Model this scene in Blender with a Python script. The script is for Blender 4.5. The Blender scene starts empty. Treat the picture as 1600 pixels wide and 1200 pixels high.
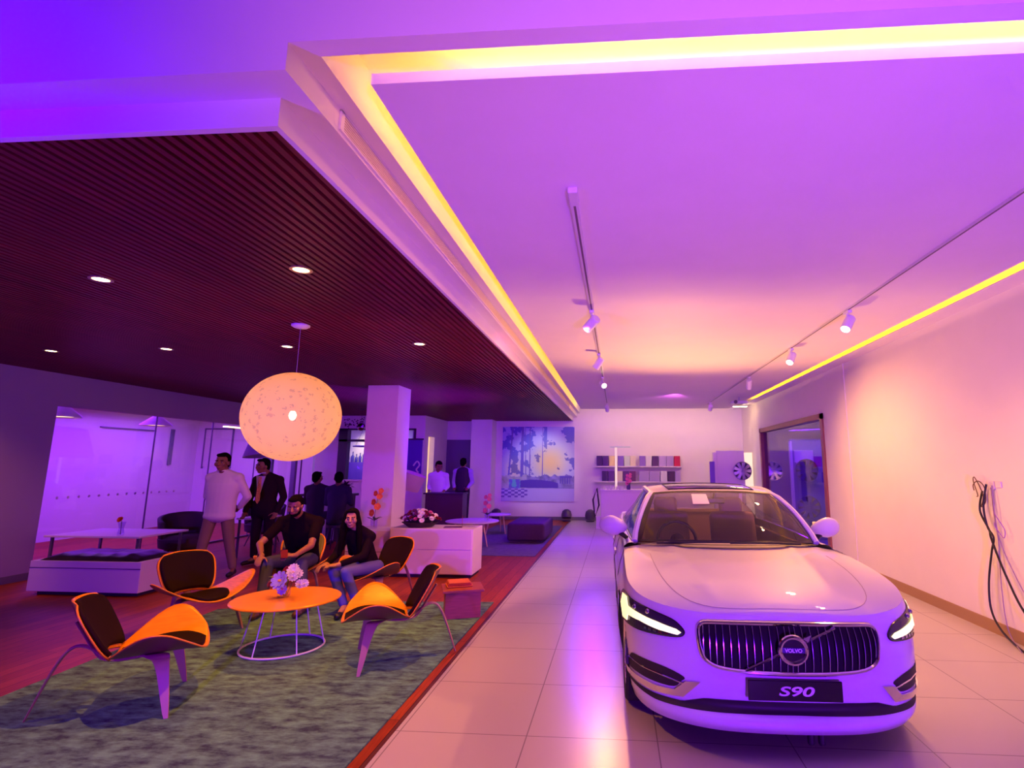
import bpy, bmesh, math, random
from mathutils import Vector, Matrix
random.seed(7)
PI=math.pi
C=bpy.context.scene.collection
SC=bpy.context.scene

# ---------------------------------------------------------------- materials
MATS={}
def mat(name,col,rough=.5,metal=0.,emit=None,estr=0.,var=None,spec=None,bump=None,coat=0.,sheen=0.):
    if name in MATS: return MATS[name]
    m=bpy.data.materials.new(name); m.use_nodes=True; nt=m.node_tree
    b=nt.nodes['Principled BSDF']
    b.inputs['Base Color'].default_value=(*col,1); b.inputs['Roughness'].default_value=rough
    b.inputs['Metallic'].default_value=metal
    if spec is not None: b.inputs['Specular IOR Level'].default_value=spec
    if coat: b.inputs['Coat Weight'].default_value=coat; b.inputs['Coat Roughness'].default_value=.05
    if sheen: b.inputs['Sheen Weight'].default_value=sheen
    if emit: b.inputs['Emission Color'].default_value=(*emit,1); b.inputs['Emission Strength'].default_value=estr
    if var:   # (scale, amount, stretch xyz)
        sc_,amt,st=var
        tc=nt.nodes.new('ShaderNodeTexCoord'); mp=nt.nodes.new('ShaderNodeMapping'); mp.inputs['Scale'].default_value=st
        nz=nt.nodes.new('ShaderNodeTexNoise'); nz.inputs['Scale'].default_value=sc_; nz.inputs['Detail'].default_value=6
        rp=nt.nodes.new('ShaderNodeMapRange'); rp.inputs[1].default_value=.3; rp.inputs[2].default_value=.7
        rp.inputs[3].default_value=1-amt; rp.inputs[4].default_value=1+amt*.6
        mx=nt.nodes.new('ShaderNodeVectorMath'); mx.operation='SCALE'; mx.inputs[0].default_value=col
        nt.links.new(tc.outputs['Object'],mp.inputs[0]); nt.links.new(mp.outputs[0],nz.inputs['Vector'])
        nt.links.new(nz.outputs[0],rp.inputs[0]); nt.links.new(rp.outputs[0],mx.inputs['Scale']); nt.links.new(mx.outputs[0],b.inputs['Base Color'])
        if bump:
            bp=nt.nodes.new('ShaderNodeBump'); bp.inputs['Strength'].default_value=bump; bp.inputs['Distance'].default_value=.01
            nt.links.new(nz.outputs[0],bp.inputs['Height']); nt.links.new(bp.outputs[0],b.inputs['Normal'])
    MATS[name]=m; return m
def glass(name,tint=(1,1,1),refl=.12,rough=.02):
    if name in MATS: return MATS[name]
    m=bpy.data.materials.new(name); m.use_nodes=True; nt=m.node_tree; nt.nodes.clear()
    o=nt.nodes.new('ShaderNodeOutputMaterial'); mx=nt.nodes.new('ShaderNodeMixShader'); t=nt.nodes.new('ShaderNodeBsdfTransparent'); g=nt.nodes.new('ShaderNodeBsdfGlossy')
    lw=nt.nodes.new('ShaderNodeLayerWeight'); lw.inputs[0].default_value=.5; f=nt.nodes.new('ShaderNodeMath'); f.operation='POWER'; f.inputs[1].default_value=4.; nt.links.new(lw.outputs['Facing'],f.inputs[0])
    a=nt.nodes.new('ShaderNodeMath'); a.operation='MULTIPLY_ADD'; a.inputs[1].default_value=.6; a.inputs[2].default_value=refl*.5
    t.inputs[0].default_value=(*tint,1); g.inputs[0].default_value=(1,1,1,1); g.inputs[1].default_value=rough
    nt.links.new(f.outputs[0],a.inputs[0]); nt.links.new(a.outputs[0],mx.inputs[0]); nt.links.new(t.outputs[0],mx.inputs[1]); nt.links.new(g.outputs[0],mx.inputs[2]); nt.links.new(mx.outputs[0],o.inputs[0])
    MATS[name]=m; return m

# ---------------------------------------------------------------- mesh builder
XF={}
class MB:
    def __init__(s): s.v=[]; s.f=[]
    def add(s,v,f):
        n=len(s.v); s.v+=[tuple(p) for p in v]; s.f+=[tuple(i+n for i in q) for q in f]; return s
    def box(s,x0,x1,y0,y1,z0,z1,M=None):
        v=[Vector((x,y,z)) for z in (z0,z1) for y in (y0,y1) for x in (x0,x1)]
        if M: v=[M@p for p in v]
        return s.add(v,[(0,2,3,1),(4,5,7,6),(0,1,5,4),(2,6,7,3),(0,4,6,2),(1,3,7,5)])
    def rbox(s,x0,x1,y0,y1,z0,z1,r=.02,seg=3,M=None):
        bm=bmesh.new(); bmesh.ops.create_cube(bm,size=1)
        for v in bm.verts: v.co=Vector(((x0+x1)/2+v.co.x*(x1-x0),(y0+y1)/2+v.co.y*(y1-y0),(z0+z1)/2+v.co.z*(z1-z0)))
        bmesh.ops.bevel(bm,geom=bm.edges[:],offset=r,segments=seg,affect='EDGES',profile=.5)
        return s.bm(bm,M)
    def bm(s,bm,M=None):
        bm.verts.index_update(); v=[(M@q.co if M else q.co.copy()) for q in bm.verts]; f=[[q.index for q in g.verts] for g in bm.faces]; bm.free(); return s.add(v,f)
    def tube(s,pts,r,n=8,closed=False,cap=True,r2=None,flat=None):
        pts=[Vector(p) for p in pts]; L=len(pts); rs=r if isinstance(r,(list,tuple)) else [r]*L
        up=Vector((0,0,1)); rings=[]; prev=None
        for i,p in enumerate(pts):
            a=pts[(i-1)%L] if (i>0 or closed) else p; b=pts[(i+1)%L] if (i<L-1 or closed) else p
            t=(b-a).normalized() if (b-a).length>1e-9 else Vector((0,0,1))
            if prev is None:
                x=t.cross(up) if abs(t.z)<.95 else t.cross(Vector((0,1,0)))
            else: x=prev-t*prev.dot(t)
            x.normalize(); prev=x; y=t.cross(x)
            ry=rs[i]*(flat if flat else 1)
            rings.append([p+x*math.cos(2*PI*k/n)*rs[i]+y*math.sin(2*PI*k/n)*ry for k in range(n)])
        v=[q for R in rings for q in R]; f=[]
        m=L if closed else L-1
        for i in range(m):
            for k in range(n):
                a=i*n+k;b=i*n+(k+1)%n;c=((i+1)%L)*n+(k+1)%n;d=((i+1)%L)*n+k; f.append((a,b,c,d))
        if not closed and cap: f.append(tuple(range(n-1,-1,-1))); f.append(tuple((L-1)*n+k for k in range(n)))
        return s.add(v,f)
    def cyl(s,c,r,h,n=24,r1=None,M=None):
        r1=r if r1 is None else r1
        v=[Vector((c[0]+R*math.cos(2*PI*k/n),c[1]+R*math.sin(2*PI*k/n),z)) for R,z in ((r,c[2]),(r1,c[2]+h)) for k in range(n)]
        if M: v=[M@p for p in v]
        return s.add(v,[tuple(range(n-1,-1,-1)),tuple(range(n,2*n))]+[(k,(k+1)%n,n+(k+1)%n,n+k) for k in range(n)])
    def lathe(s,prof,c=(0,0,0),n=24,M=None,cap=True):
        v=[Vector((c[0]+r*math.cos(2*PI*k/n),c[1]+r*math.sin(2*PI*k/n),c[2]+z)) for r,z in prof for k in range(n)]
        if M: v=[M@p for p in v]
        f=[(i*n+k,i*n+(k+1)%n,(i+1)*n+(k+1)%n,(i+1)*n+k) for i in range(len(prof)-1) for k in range(n)]
        if cap: f+=[tuple(range(n-1,-1,-1)),tuple((len(prof)-1)*n+k for k in range(n))]
        return s.add(v,f)
    def ell(s,c,r,R=None,nu=16,nv=10):
        r=(r,r,r) if not hasattr(r,'__len__') else r; v=[];c=Vector(c)
        for j in range(nv+1):
            th=PI*j/nv
            for k in range(nu):
                p=Vector((r[0]*math.sin(th)*math.cos(2*PI*k/nu),r[1]*math.sin(th)*math.sin(2*PI*k/nu),r[2]*math.cos(th)))
                v.append(c+(R@p if R else p))
        f=[]
        for j in range(nv):
            for k in range(nu):
                a=j*nu+k;b=j*nu+(k+1)%nu;cc=(j+1)*nu+(k+1)%nu;d=(j+1)*nu+k
                if j==0: f.append((a,d,cc))
                elif j==nv-1: f.append((a,d,b))
                else: f.append((a,d,cc,b))
        return s.add(v,f)
    def cap_(s,a,b,ra,rb,n=12):
        a=Vector(a);b=Vector(b);t=(b-a)
        if t.length<1e-6: return s.ell(a,ra)
        t.normalize(); x=t.orthogonal().normalized(); y=t.cross(x); v=[];rings=0
        for (p,r,sg) in ((a,ra,-1),(b,rb,1)):
            for j in range(5):
                th=(PI/2)*(j/4)
                if sg<0: th=PI/2-th
                hh=math.sin(th)*r*sg; rr=max(math.cos(th)*r,r*.02)
                v+=[p+t*hh+(x*math.cos(2*PI*k/n)+y*math.sin(2*PI*k/n))*rr for k in range(n)]; rings+=1
        f=[(i*n+k,i*n+(k+1)%n,(i+1)*n+(k+1)%n,(i+1)*n+k) for i in range(rings-1) for k in range(n)]
        f+=[tuple(range(n-1,-1,-1)),tuple((rings-1)*n+k for k in range(n))]
        return s.add(v,f)
    def grid(s,fn,nu,nv,flip=False,wrap=False):
        v=[fn(i/nu,j/nv) for j in range(nv+1) for i in range(nu+1)]; w=nu+1
        f=[(j*w+i,j*w+i+1,(j+1)*w+i+1,(j+1)*w+i) for j in range(nv) for i in range(nu)]
        if flip: f=[q[::-1] for q in f]
        return s.add(v,f)
    def build(s,name,m,parent=None,world=True,smooth=False,sharp=40,weld=False,thick=None,bev=None,sub=0):
        me=bpy.data.meshes.new(name); v=s.v
        if parent is not None and world: 
            Mi=XF[parent.name].inverted(); v=[Mi@Vector(p) for p in v]
        me.from_pydata(v,[],s.f)
        o=bpy.data.objects.new(name,me); C.objects.link(o)
        if m: me.materials.append(m)
        if weld:
            bm=bmesh.new(); bm.from_mesh(me); bmesh.ops.remove_doubles(bm,verts=bm.verts,dist=1e-5); bmesh.ops.recalc_face_normals(bm,faces=bm.faces); bm.to_mesh(me); bm.free()
        if smooth:
            me.polygons.foreach_set('use_smooth',[True]*len(me.polygons))
            try: me.set_sharp_from_angle(angle=math.radians(sharp))
            except Exception: pass
        if parent is not None:
            o.parent=parent; XF[o.name]=XF[parent.name].copy()
        else: XF[o.name]=Matrix()
        if thick:
            md=o.modifiers.new('solid','SOLIDIFY'); md.thickness=thick; md.offset=0
        if bev:
            md=o.modifiers.new('bevel','BEVEL'); md.width=bev; md.segments=2; md.limit_method='ANGLE'
        if sub:
            md=o.modifiers.new('sub','SUBSURF'); md.levels=sub; md.render_levels=sub
        return o
def thing(name,label,cat,loc=(0,0,0),rz=0,group=None):
    o=bpy.data.objects.new(name,None); C.objects.link(o); o.empty_display_size=.1
    o.location=loc; o.rotation_euler=(0,0,rz); o['label']=label; o['category']=cat
    if group: o['group']=group
    XF[o.name]=Matrix.Translation(loc)@Matrix.Rotation(rz,4,'Z'); return o
def tag(o,label,cat,group=None,kind=None):
    o['label']=label; o['category']=cat
    if group: o['group']=group
    if kind: o['kind']=kind
    return o
def struct(o): o['kind']='structure'; return o
def dup(root,loc,rz,label,group=None,rx=None):
    r=root.copy(); C.objects.link(r); r.location=loc; r.rotation_euler=(0,0,rz) if rx is None else rx; r['label']=label
    if group: r['group']=group
    for ch in list(root.children):
        c=ch.copy(); C.objects.link(c); c.parent=r
        for g in list(ch.children):
            d=g.copy(); C.objects.link(d); d.parent=c
    return r
def spline(P,n=8,closed=False):
    P=[Vector(p) for p in P]; out=[]; L=len(P); m=L if closed else L-1
    for i in range(m):
        a=P[(i-1)%L] if (closed or i>0) else P[0];b=P[i];c=P[(i+1)%L];d=P[(i+2)%L] if (closed or i<L-2) else P[-1]
        for k in range(n):
            t=k/n; out.append(.5*((2*b)+(-a+c)*t+(2*a-5*b+4*c-d)*t*t+(-a+3*b-3*c+d)*t**3))
    if not closed: out.append(P[-1])
    return out
def text_mesh(txt,size,m,M,parent,name,depth=.002,shear=0,sx=1.):
    cu=bpy.data.curves.new(name,'FONT'); cu.body=txt; cu.size=size; cu.extrude=depth; cu.align_x='CENTER'; cu.align_y='CENTER'; cu.shear=shear; cu.offset=size*.02
    t=bpy.data.objects.new('tmp',cu); C.objects.link(t); dg=bpy.context.evaluated_depsgraph_get(); me=bpy.data.meshes.new_from_object(t.evaluated_get(dg)); bpy.data.objects.remove(t)
    for v in me.vertices: v.co=Vector((v.co.x*sx,v.co.y,v.co.z))
    me.transform(XF[parent.name].inverted()@M if parent else M); me.materials.clear(); me.materials.append(m)
    o=bpy.data.objects.new(name,me); C.objects.link(o); 
    if parent: o.parent=parent; XF[o.name]=XF[parent.name].copy()
    return o

# ---------------------------------------------------------------- camera
H=1.65
Rm=[[0.9973471423370712,-0.004060176826542597,0.07267869451369477],[-0.008201030079142087,0.9858188089931286,0.16761270518970312],[-0.07232856128611134,-0.16776409270015596,0.9831702743791507]]
rt=Vector((Rm[0][0],Rm[0][2],-Rm[0][1])); dn=Vector((Rm[1][0],Rm[1][2],-Rm[1][1])); fw=Vector((Rm[2][0],Rm[2][2],-Rm[2][1]))
cd=bpy.data.cameras.new('camera'); cam=bpy.data.objects.new('camera',cd); C.objects.link(cam)
Mc=Matrix((rt,-dn,-fw)).transposed().to_4x4(); Mc.translation=(0,0,H); cam.matrix_world=Mc
cd.sensor_width=36; cd.lens=850/1600*36; cd.shift_x=(800-901.38)/1600; cd.shift_y=(581.31-600)/1600; cd.clip_start=.05
SC.camera=cam
SC.view_settings.view_transform='Standard'; SC.view_settings.look='None'; SC.view_settings.gamma=1; SC.view_settings.exposure=-.18
w=bpy.data.worlds.new('world'); SC.world=w; w.use_nodes=True; w.node_tree.nodes['Background'].inputs[0].default_value=(.08,.0,.30,1); w.node_tree.nodes['Background'].inputs[1].default_value=.12
SC.cycles.max_bounces=7; SC.cycles.diffuse_bounces=4; SC.cycles.transparent_max_bounces=12; SC.cycles.use_denoising=True

# ---------------------------------------------------------------- room
white=mat('white_paint',(.82,.73,.80),.6,var=(3,.02,(1,1,1)))
def tile_mat():
    m=mat('floor_tile',(.6,.55,.5),.22); nt=m.node_tree; b=nt.nodes['Principled BSDF']
    g=nt.nodes.new('ShaderNodeNewGeometry'); mp=nt.nodes.new('ShaderNodeMapping'); mp.inputs['Scale'].default_value=(1,1,1); mp.inputs['Location'].default_value=(.57,.35,0)
    br=nt.nodes.new('ShaderNodeTexBrick'); br.offset=0; br.inputs['Scale'].default_value=1; br.inputs['Brick Width'].default_value=.8; br.inputs['Row Height'].default_value=.8; br.inputs['Mortar Size'].default_value=.004
    br.inputs['Color1'].default_value=(.60,.54,.50,1); br.inputs['Color2'].default_value=(.59,.53,.49,1); br.inputs['Mortar'].default_value=(.3,.26,.25,1)
    nz=nt.nodes.new('ShaderNodeTexNoise'); nz.inputs['Scale'].default_value=2.5; nz.inputs['Detail'].default_value=5
    rr=nt.nodes.new('ShaderNodeMapRange'); rr.inputs[3].default_value=.25; rr.inputs[4].default_value=.29
    nt.links.new(g.outputs['Position'],mp.inputs[0]); nt.links.new(mp.outputs[0],br.inputs['Vector']); nt.links.new(br.outputs['Color'],b.inputs['Base Color'])
    b.inputs['Roughness'].default_value=.27
    return m
def plank_mat(name,c1,c2,mort,w=.13,l=1.6,rough=.5):
    m=mat(name,c1,rough,spec=.2); nt=m.node_tree; b=nt.nodes['Principled BSDF']
    g=nt.nodes.new('ShaderNodeNewGeometry'); mp=nt.nodes.new('ShaderNodeMapping'); mp.inputs['Rotation'].default_value=(0,0,PI/2)
    br=nt.nodes.new('ShaderNodeTexBrick'); br.offset=.37; br.inputs['Scale'].default_value=1; br.inputs['Brick Width'].default_value=l; br.inputs['Row Height'].default_value=w; br.inputs['Mortar Size'].default_value=.0025
    br.inputs['Color1'].default_value=(*c1,1); br.inputs['Color2'].default_value=(*c2,1); br.inputs['Mortar'].default_value=(*mort,1)
    nz=nt.nodes.new('ShaderNodeTexNoise'); nz.inputs['Scale'].default_value=9; nz.inputs['Detail'].default_value=8; mp2=nt.nodes.new('ShaderNodeMapping'); mp2.inputs['Scale'].default_value=(8,.6,8)
    mx=nt.nodes.new('ShaderNodeMix'); mx.data_type='RGBA'; mx.blend_type='MULTIPLY'; mx.inputs[0].default_value=.5
    rp=nt.nodes.new('ShaderNodeMapRange'); rp.inputs[1].default_value=.3; rp.inputs[2].default_value=.7; rp.inputs[3].default_value=.4; rp.inputs[4].default_value=1.2
    nt.links.new(g.outputs['Position'],mp.inputs[0]); nt.links.new(mp.outputs[0],br.inputs['Vector']); nt.links.new(g.outputs['Position'],mp2.inputs[0]); nt.links.new(mp2.outputs[0],nz.inputs['Vector'])
    nt.links.new(nz.outputs[0],rp.inputs[0]); nt.links.new(rp.outputs[0],mx.inputs[7]); nt.links.new(br.outputs['Color'],mx.inputs[6]); nt.links.new(mx.outputs[2],b.inputs['Base Color'])
    return m
woodfloor=plank_mat('oiled_red_brown_planks',(.42,.07,.012),(.30,.042,.008),(.05,.01,.004))
FY=-3.0; BY=16.8; LX=-8.4; RX=3.78
struct(MB().box(-1.40,RX+.2,FY,BY+.2,-.1,0).build('floor',tile_mat()))
struct(MB().box(-13,-1.425,FY,BY+3,-.1,0).build('floor_wood',woodfloor))
struct(MB().box(-1.425,-1.40,FY,BY,-.1,.003).build('trim_1',mat('dark_trim',(.12,.03,.02),.4)))
struct(MB().box(RX,RX+.15,FY,10.28,0,4.7).box(RX,RX+.15,14.75,BY,0,4.7).box(RX,RX+.15,10.28,14.75,2.60,4.7).build('wall_right',white))
struct(MB().box(RX-.014,RX,FY,10.28,0,.12).box(RX-.014,RX,14.75,BY,0,.12).build('baseboard_right',mat('tan_skirting',(.38,.22,.10),.45)))
struct(MB().box(RX-.012,RX,9.24,9.27,.12,3.34).build('trim_2',white))
# back walls
struct(MB().box(-5.45,RX+.15,BY,BY+.15,0,4.7).build('wall_back',white))
struct(MB().box(-3.7,-.3,BY-.015,BY,0,.10).build('baseboard_back',mat('violet_grey_skirting',(.2,.16,.2),.5)))
struct(MB().box(LX,-7.75,14.8,14.95,0,2.98).box(-5.55,-5.3,14.8,14.95,0,2.98).box(-7.75,-5.55,14.8,14.95,2.62,2.98).box(-7.75,-5.55,14.8,14.95,0,1.22).build('wall_back_left',white))
struct(MB().box(-5.45,-5.3,14.95,15.1,0,2.98).box(-5.45,-5.3,15.62,BY,0,2.98).box(-5.45,-5.3,15.1,15.62,2.42,2.98).build('wall_alcove',white))
# left wall with the long glazed opening
struct(MB().box(LX-.15,LX,FY,7.58,0,2.98).box(LX-.15,LX,7.58,14.8,2.5,2.98).build('wall_left',mat('grey_violet_wall_paint',(.42,.30,.46),.7)))
struct(MB().box(LX-.02,LX+.012,FY,7.58,0,.1).build('baseboard_left',mat('violet_grey_skirting',(.2,.16,.2),.5)))
wf=struct(bpy.data.objects.new('window_1',None)); C.objects.link(wf); XF['window_1']=Matrix()
gl=glass('partition_glass',(.93,.93,.97),.06)
ys=[7.58,9.47,10.89,12.33,14.0,14.8]
for a,b in zip(ys,ys[1:]):
    MB().box(LX-.08,LX-.07,a+.012,b-.012,.04,2.5).build('pane',gl,wf)
fr=mat('violet_grey_metal',(.20,.17,.26),.35,.6)
m_=MB().box(LX-.1,LX-.05,7.58,14.8,0,.04)
for y in ys[1:-1]: m_.box(LX-.085,LX-.065,y-.008,y+.008,.04,2.5)
m_.build('window_frame',fr,wf)
for y in (12.95,13.95):
    MB().box(LX-.14,LX-.02,y-.045,y+.045,0,2.5).build('post',fr,wf)
for i in range(14):
    MB().ell((LX-.069,7.85+i*.17,1.12),(.004,.022,.022),nu=10,nv=6).build('frosted_dot',mat('frosted_dot',(.85,.8,.9),.7),wf)
# meeting room behind the glass
struct(MB().box(-12.2,-12.05,5.5,14.95,0,3.0).box(-12.2,LX-.15,5.4,5.5,0,3.0).box(-12.2,LX-.15,14.95,15.05,0,3.0).build('wall_meeting_room',white))
struct(MB().box(-12.2,LX-.15,5.4,15.05,2.86,3.0).build('ceiling_meeting_room',white))
# bar room behind the back left window
struct(MB().box(-10.7,-5.63,18.6,18.7,0,3.0).box(-10.8,-10.7,15.05,18.7,0,3.0).box(-10.7,LX-.15,15.05,15.1,0,3.0).box(-5.70,-5.63,14.95,18.7,0,3.0).build('wall_bar_room',white))
struct(MB().box(-10.8,-5.63,15.05,18.7,3.0,3.1).build('ceiling_bar_room',white))
wb=struct(bpy.data.objects.new('window_2',None)); C.objects.link(wb); XF['window_2']=Matrix()
dk=mat('dark_violet_frame',(.05,.02,.06),.4)
MB().box(-7.75,-7.5,14.77,14.97,1.22,2.62).box(-5.6,-5.55,14.77,14.97,1.22,2.62).box(-7.75,-5.55,14.77,14.97,2.58,2.62).box(-7.75,-5.55,14.77,14.97,2.26,2.32).build('window_frame',dk,wb)
MB().box(-7.5,-5.6,14.86,14.87,1.22,2.58).build('pane',gl,wb)
MB().box(-7.8,-5.5,14.74,14.99,1.18,1.22).build('window_sill',white,wb)
# ceilings
struct(MB().box(LX-.15,-1.363,1.913,BY,3.03,3.099).build('ceiling_lounge',mat('dark_void',(.02,.002,.002),.8)))
slat=mat('red_brown_slat_wood',(.15,.009,.028),.42,spec=.16,var=(3,.35,(14,.5,14)))
sm=MB(); x=-1.36
while x>LX: sm.box(x-.034,x,1.915,BY,2.98,3.03); x-=.058
struct(sm.build('ceiling_slats',slat))
struct(MB().box(LX,-1.337,1.88,1.912,2.975,3.10).box(-1.362,-1.337,1.912,BY,2.975,3.10).build('trim_3',white))
struct(MB().box(LX-.15,-1.225,1.77,BY,3.10,3.13).build('ceiling_step',white))
struct(MB().box(-1.25,-1.225,1.77,BY,3.13,3.217).build('trim_4',white))
struct(MB().box(LX-.15,RX,1.73,1.77,3.217,4.7).box(LX-.15,-1.225,1.73,1.77,3.10,3.217).build('wall_bulkhead',white))
struct(MB().box(-1.25,-1.14,1.77,BY,3.217,3.25).box(-1.14,3.53,1.77,1.81,3.217,3.222).box(3.53,RX,1.77,BY,3.33,3.34).build('ceiling_ring',white))
struct(MB().box(-1.16,-1.14,1.81,BY,3.25,3.46).build('trim_5',white))
struct(MB().box(-1.25,RX,1.77,BY,3.46,3.56).build('ceiling_recess',white))
struct(MB().box(-1.005,3.12,1.955,15.3,3.20,3.2495).build('ceiling',white))
struct(MB().box(LX-.15,RX+.15,FY,1.77,4.6,4.75).build('ceiling_entrance',white))
struct(MB().box(LX-.15,RX+.15,FY-.15,FY,0,4.7).build('wall_front',mat('dark_glass_front',(.10,.07,.16),.25)))
struct(MB().box(LX-.3,LX-.15,FY,1.9,2.9,4.7).build('wall_left_upper',white))
# LED strips lying on the edge of the lowered ceiling
def led(name,x0,x1,y0,y1,z,col,st,label):
    t=MB().box(x0,x1,y0,y1,z,z+.012).build(name,mat('led_'+label,(1,1,1),.5,emit=col,estr=st)); return t
Y1=(1,.42,.006); Y2=(1,.68,.16)
for a in ((-1.0,-.985,2.1,15.2,3.25,Y1,30,'amber strip','amber LED strip in the left ceiling cove'),
          (-.72,3.1,1.985,2.0,3.25,Y2,70,'warm strip','pale yellow LED strip lying on the lowered ceiling in the near cove'),
          (-.9,3.4,1.772,1.780,3.2225,Y1,9,'dim amber strip','dim amber LED strip on the outer ledge of the near cove'),
          (3.74,3.755,1.9,15.2,3.341,Y1,48,'amber strip','amber LED strip in the ceiling cove along the right wall'),
          (-.9,3.6,15.32,15.34,3.25,(1,.72,.25),95,'lemon strip','lemon LED strip in the ceiling cove at the back wall')):
    o=led('led_strip',*a[:8]); tag(o,a[8],'light strip')
# air grille on the side of the ceiling step
vg=thing('air_grille','long slatted air conditioning grille in the side of the white ceiling step','vent',(-1.225,2.15,3.15))
m_=MB().box(-1.226,-1.222,2.15,14,3.125,3.21); m_.build('backing',mat('vent_dark',(.3,.14,.08),.6),vg)
m_=MB()
for k in range(6): m_.box(-1.223,-1.215,2.15,14,3.132+k*.0125,3.137+k*.0125)
m_.build('slat',mat('vent_slat',(.8,.7,.6),.4),vg)
MB().box(-1.224,-1.214,2.12,14.03,3.118,3.126).box(-1.224,-1.214,2.12,2.15,3.126,3.212).box(-1.224,-1.214,2.12,14.03,3.207,3.213).build('frame',white,vg)
# pillars
struct(MB().box(-4.26,-3.72,8.99,9.55,0,2.98).build('pillar_1',white))
struct(MB().box(-4.38,-3.74,16.2,BY,0,2.98).build('pillar_2',white))
# door frame on the right wall and the passage behind it
dr=struct(bpy.data.objects.new('door_1',None)); C.objects.link(dr); XF['door_1']=Matrix()
red=mat('magenta_brown_wood',(.28,.08,.09),.4)
MB().box(RX-.03,RX+.17,10.28,10.40,0,2.60).box(RX-.03,RX+.17,14.63,14.75,0,2.60).box(RX-.03,RX+.17,10.28,14.75,2.50,2.60).build('door_frame',red,dr)
vi=mat('violet_panel',(.25,.16,.55),.3)
MB().box(RX+1.9,RX+1.95,9.8,15.2,0,2.8).box(RX+.15,RX+1.95,9.8,9.85,0,2.8).box(RX+.15,RX+1.95,15.15,15.2,0,2.8).box(RX+.15,RX+1.95,9.8,15.2,2.75,2.8).box(RX+.15,RX+1.95,9.8,15.2,-.1,0).build('display_niche',vi,dr)
MB().box(RX+.05,RX+.06,10.4,14.63,0.0,2.50).build('pane',glass('door_glass',(.8,.75,1.),.02),dr)
MB().box(4.08,4.50,13.02,13.04,1.72,2.0).box(3.95,4.0,12.9,13.0,.0,2.2).build('inner_panel',mat('pale_panel',(.7,.6,.75),.4),dr)
MB().box(4.0,5.5,13.04,13.1,0,2.25).build('display_wall',mat('indigo_panel',(.12,.06,.45),.35),dr)
# alcove slot of light
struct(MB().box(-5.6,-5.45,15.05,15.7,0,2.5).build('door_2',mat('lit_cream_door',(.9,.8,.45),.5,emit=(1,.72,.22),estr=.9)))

# ---------------------------------------------------------------- ceiling fittings
def spotlamp(loc,aim,col,W,size=1.0,blend=.6,r=.04,name='lamp_light'):
    l=bpy.data.lights.new(name,'SPOT'); l.energy=W; l.color=col; l.spot_size=size; l.spot_blend=blend; l.shadow_soft_size=r
    o=bpy.data.objects.new(name,l); C.objects.link(o); o.location=loc; o.rotation_euler=(Vector(aim)-Vector(loc)).to_track_quat('-Z','Y').to_euler(); return o
def area(loc,aim,col,W,sx,sy,name='flood_light'):
    l=bpy.data.lights.new(name,'AREA'); l.energy=W; l.color=col; l.shape='RECTANGLE'; l.size=sx; l.size_y=sy
    o=bpy.data.objects.new(name,l); C.objects.link(o); o.location=loc; o.rotation_euler=(Vector(aim)-Vector(loc)).to_track_quat('-Z','Y').to_euler(); return o
lens=mat('downlight_lens',(1,.8,.5),.4,emit=(1,.78,.32),estr=9); rim=mat('downlight_rim',(.45,.3,.2),.3,.7)
DL=[(-2.18,3.46,'nearest the ceiling corner'),(-3.77,3.56,'left of the near chair'),(-6.80,5.95,'closest to the left wall'),(-5.30,5.92,'second from the left wall'),(-3.78,5.87,'just behind the white ceiling rose'),(-2.20,5.82,'in front of the pillar')]
for x,y,s in DL:
    t=thing('downlight','small round recessed downlight in the wood slat ceiling, '+s,'downlight',(x,y,2.98),0,'downlights in the slat ceiling')
    MB().lathe([(.075,0),(.075,-.006),(.055,-.006),(.052,.01)],(x,y,2.98),24,cap=False).build('rim',rim,t,smooth=True)
    MB().cyl((x,y,2.976),.052,.004,20).build('lens',lens,t)
# track lights
tm=mat('track_white',(.7,.66,.7),.4); tg=mat('track_groove',(.16,.1,.14),.5); hm=mat('spot_white',(.8,.78,.82),.35); em=mat('spot_lens',(1,.9,.7),.4,emit=(1,.86,.5),estr=14)
t=thing('light_track','long white lighting track on the ceiling above the left side of the car','lighting track',(-.24,3,3.2))
MB().box(-.262,-.218,3.0,15.0,3.172,3.2).build('rail',tm,t); MB().box(-.247,-.233,3.0,15.0,3.170,3.174).build('groove',tg,t); MB().rbox(-.268,-.212,2.85,3.02,3.165,3.2,.006).build('end_feed',tm,t)
t=thing('light_track','long thin lighting track on the ceiling near the right wall','lighting track',(2.31,3,3.2))
MB().box(2.298,2.322,2.6,14.0,3.182,3.2).build('rail',tm,t); MB().box(2.304,2.316,2.6,14.0,3.180,3.183).build('groove',tg,t)
def spot_head(x,y,label,aim,on=True):
    t=thing('track_spotlight',label,'spotlight',(x,y,3.172),0,'spotlights on the ceiling tracks')
    p=Vector((x,y,3.05)); d=(Vector(aim)-p).normalized(); q=d.to_track_quat('Z','Y').to_matrix().to_4x4(); M=Matrix.Translation(p)@q
    MB().box(x-.02,x+.02,y-.06,y+.06,3.145,3.172).build('adapter',hm,t)
    MB().tube([(x,y,3.15),(x,y,3.07)],.009,8).build('stem',hm,t)
    MB().lathe([(.042,-.08),(.05,-.072),(.05,.09),(.044,.09),(.042,.075)],(0,0,0),20,M).build('head',hm,t,smooth=True)
    MB().cyl((0,0,.073),.041,.004,18,None,M).build('lens',em if on else hm,t)
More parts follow.
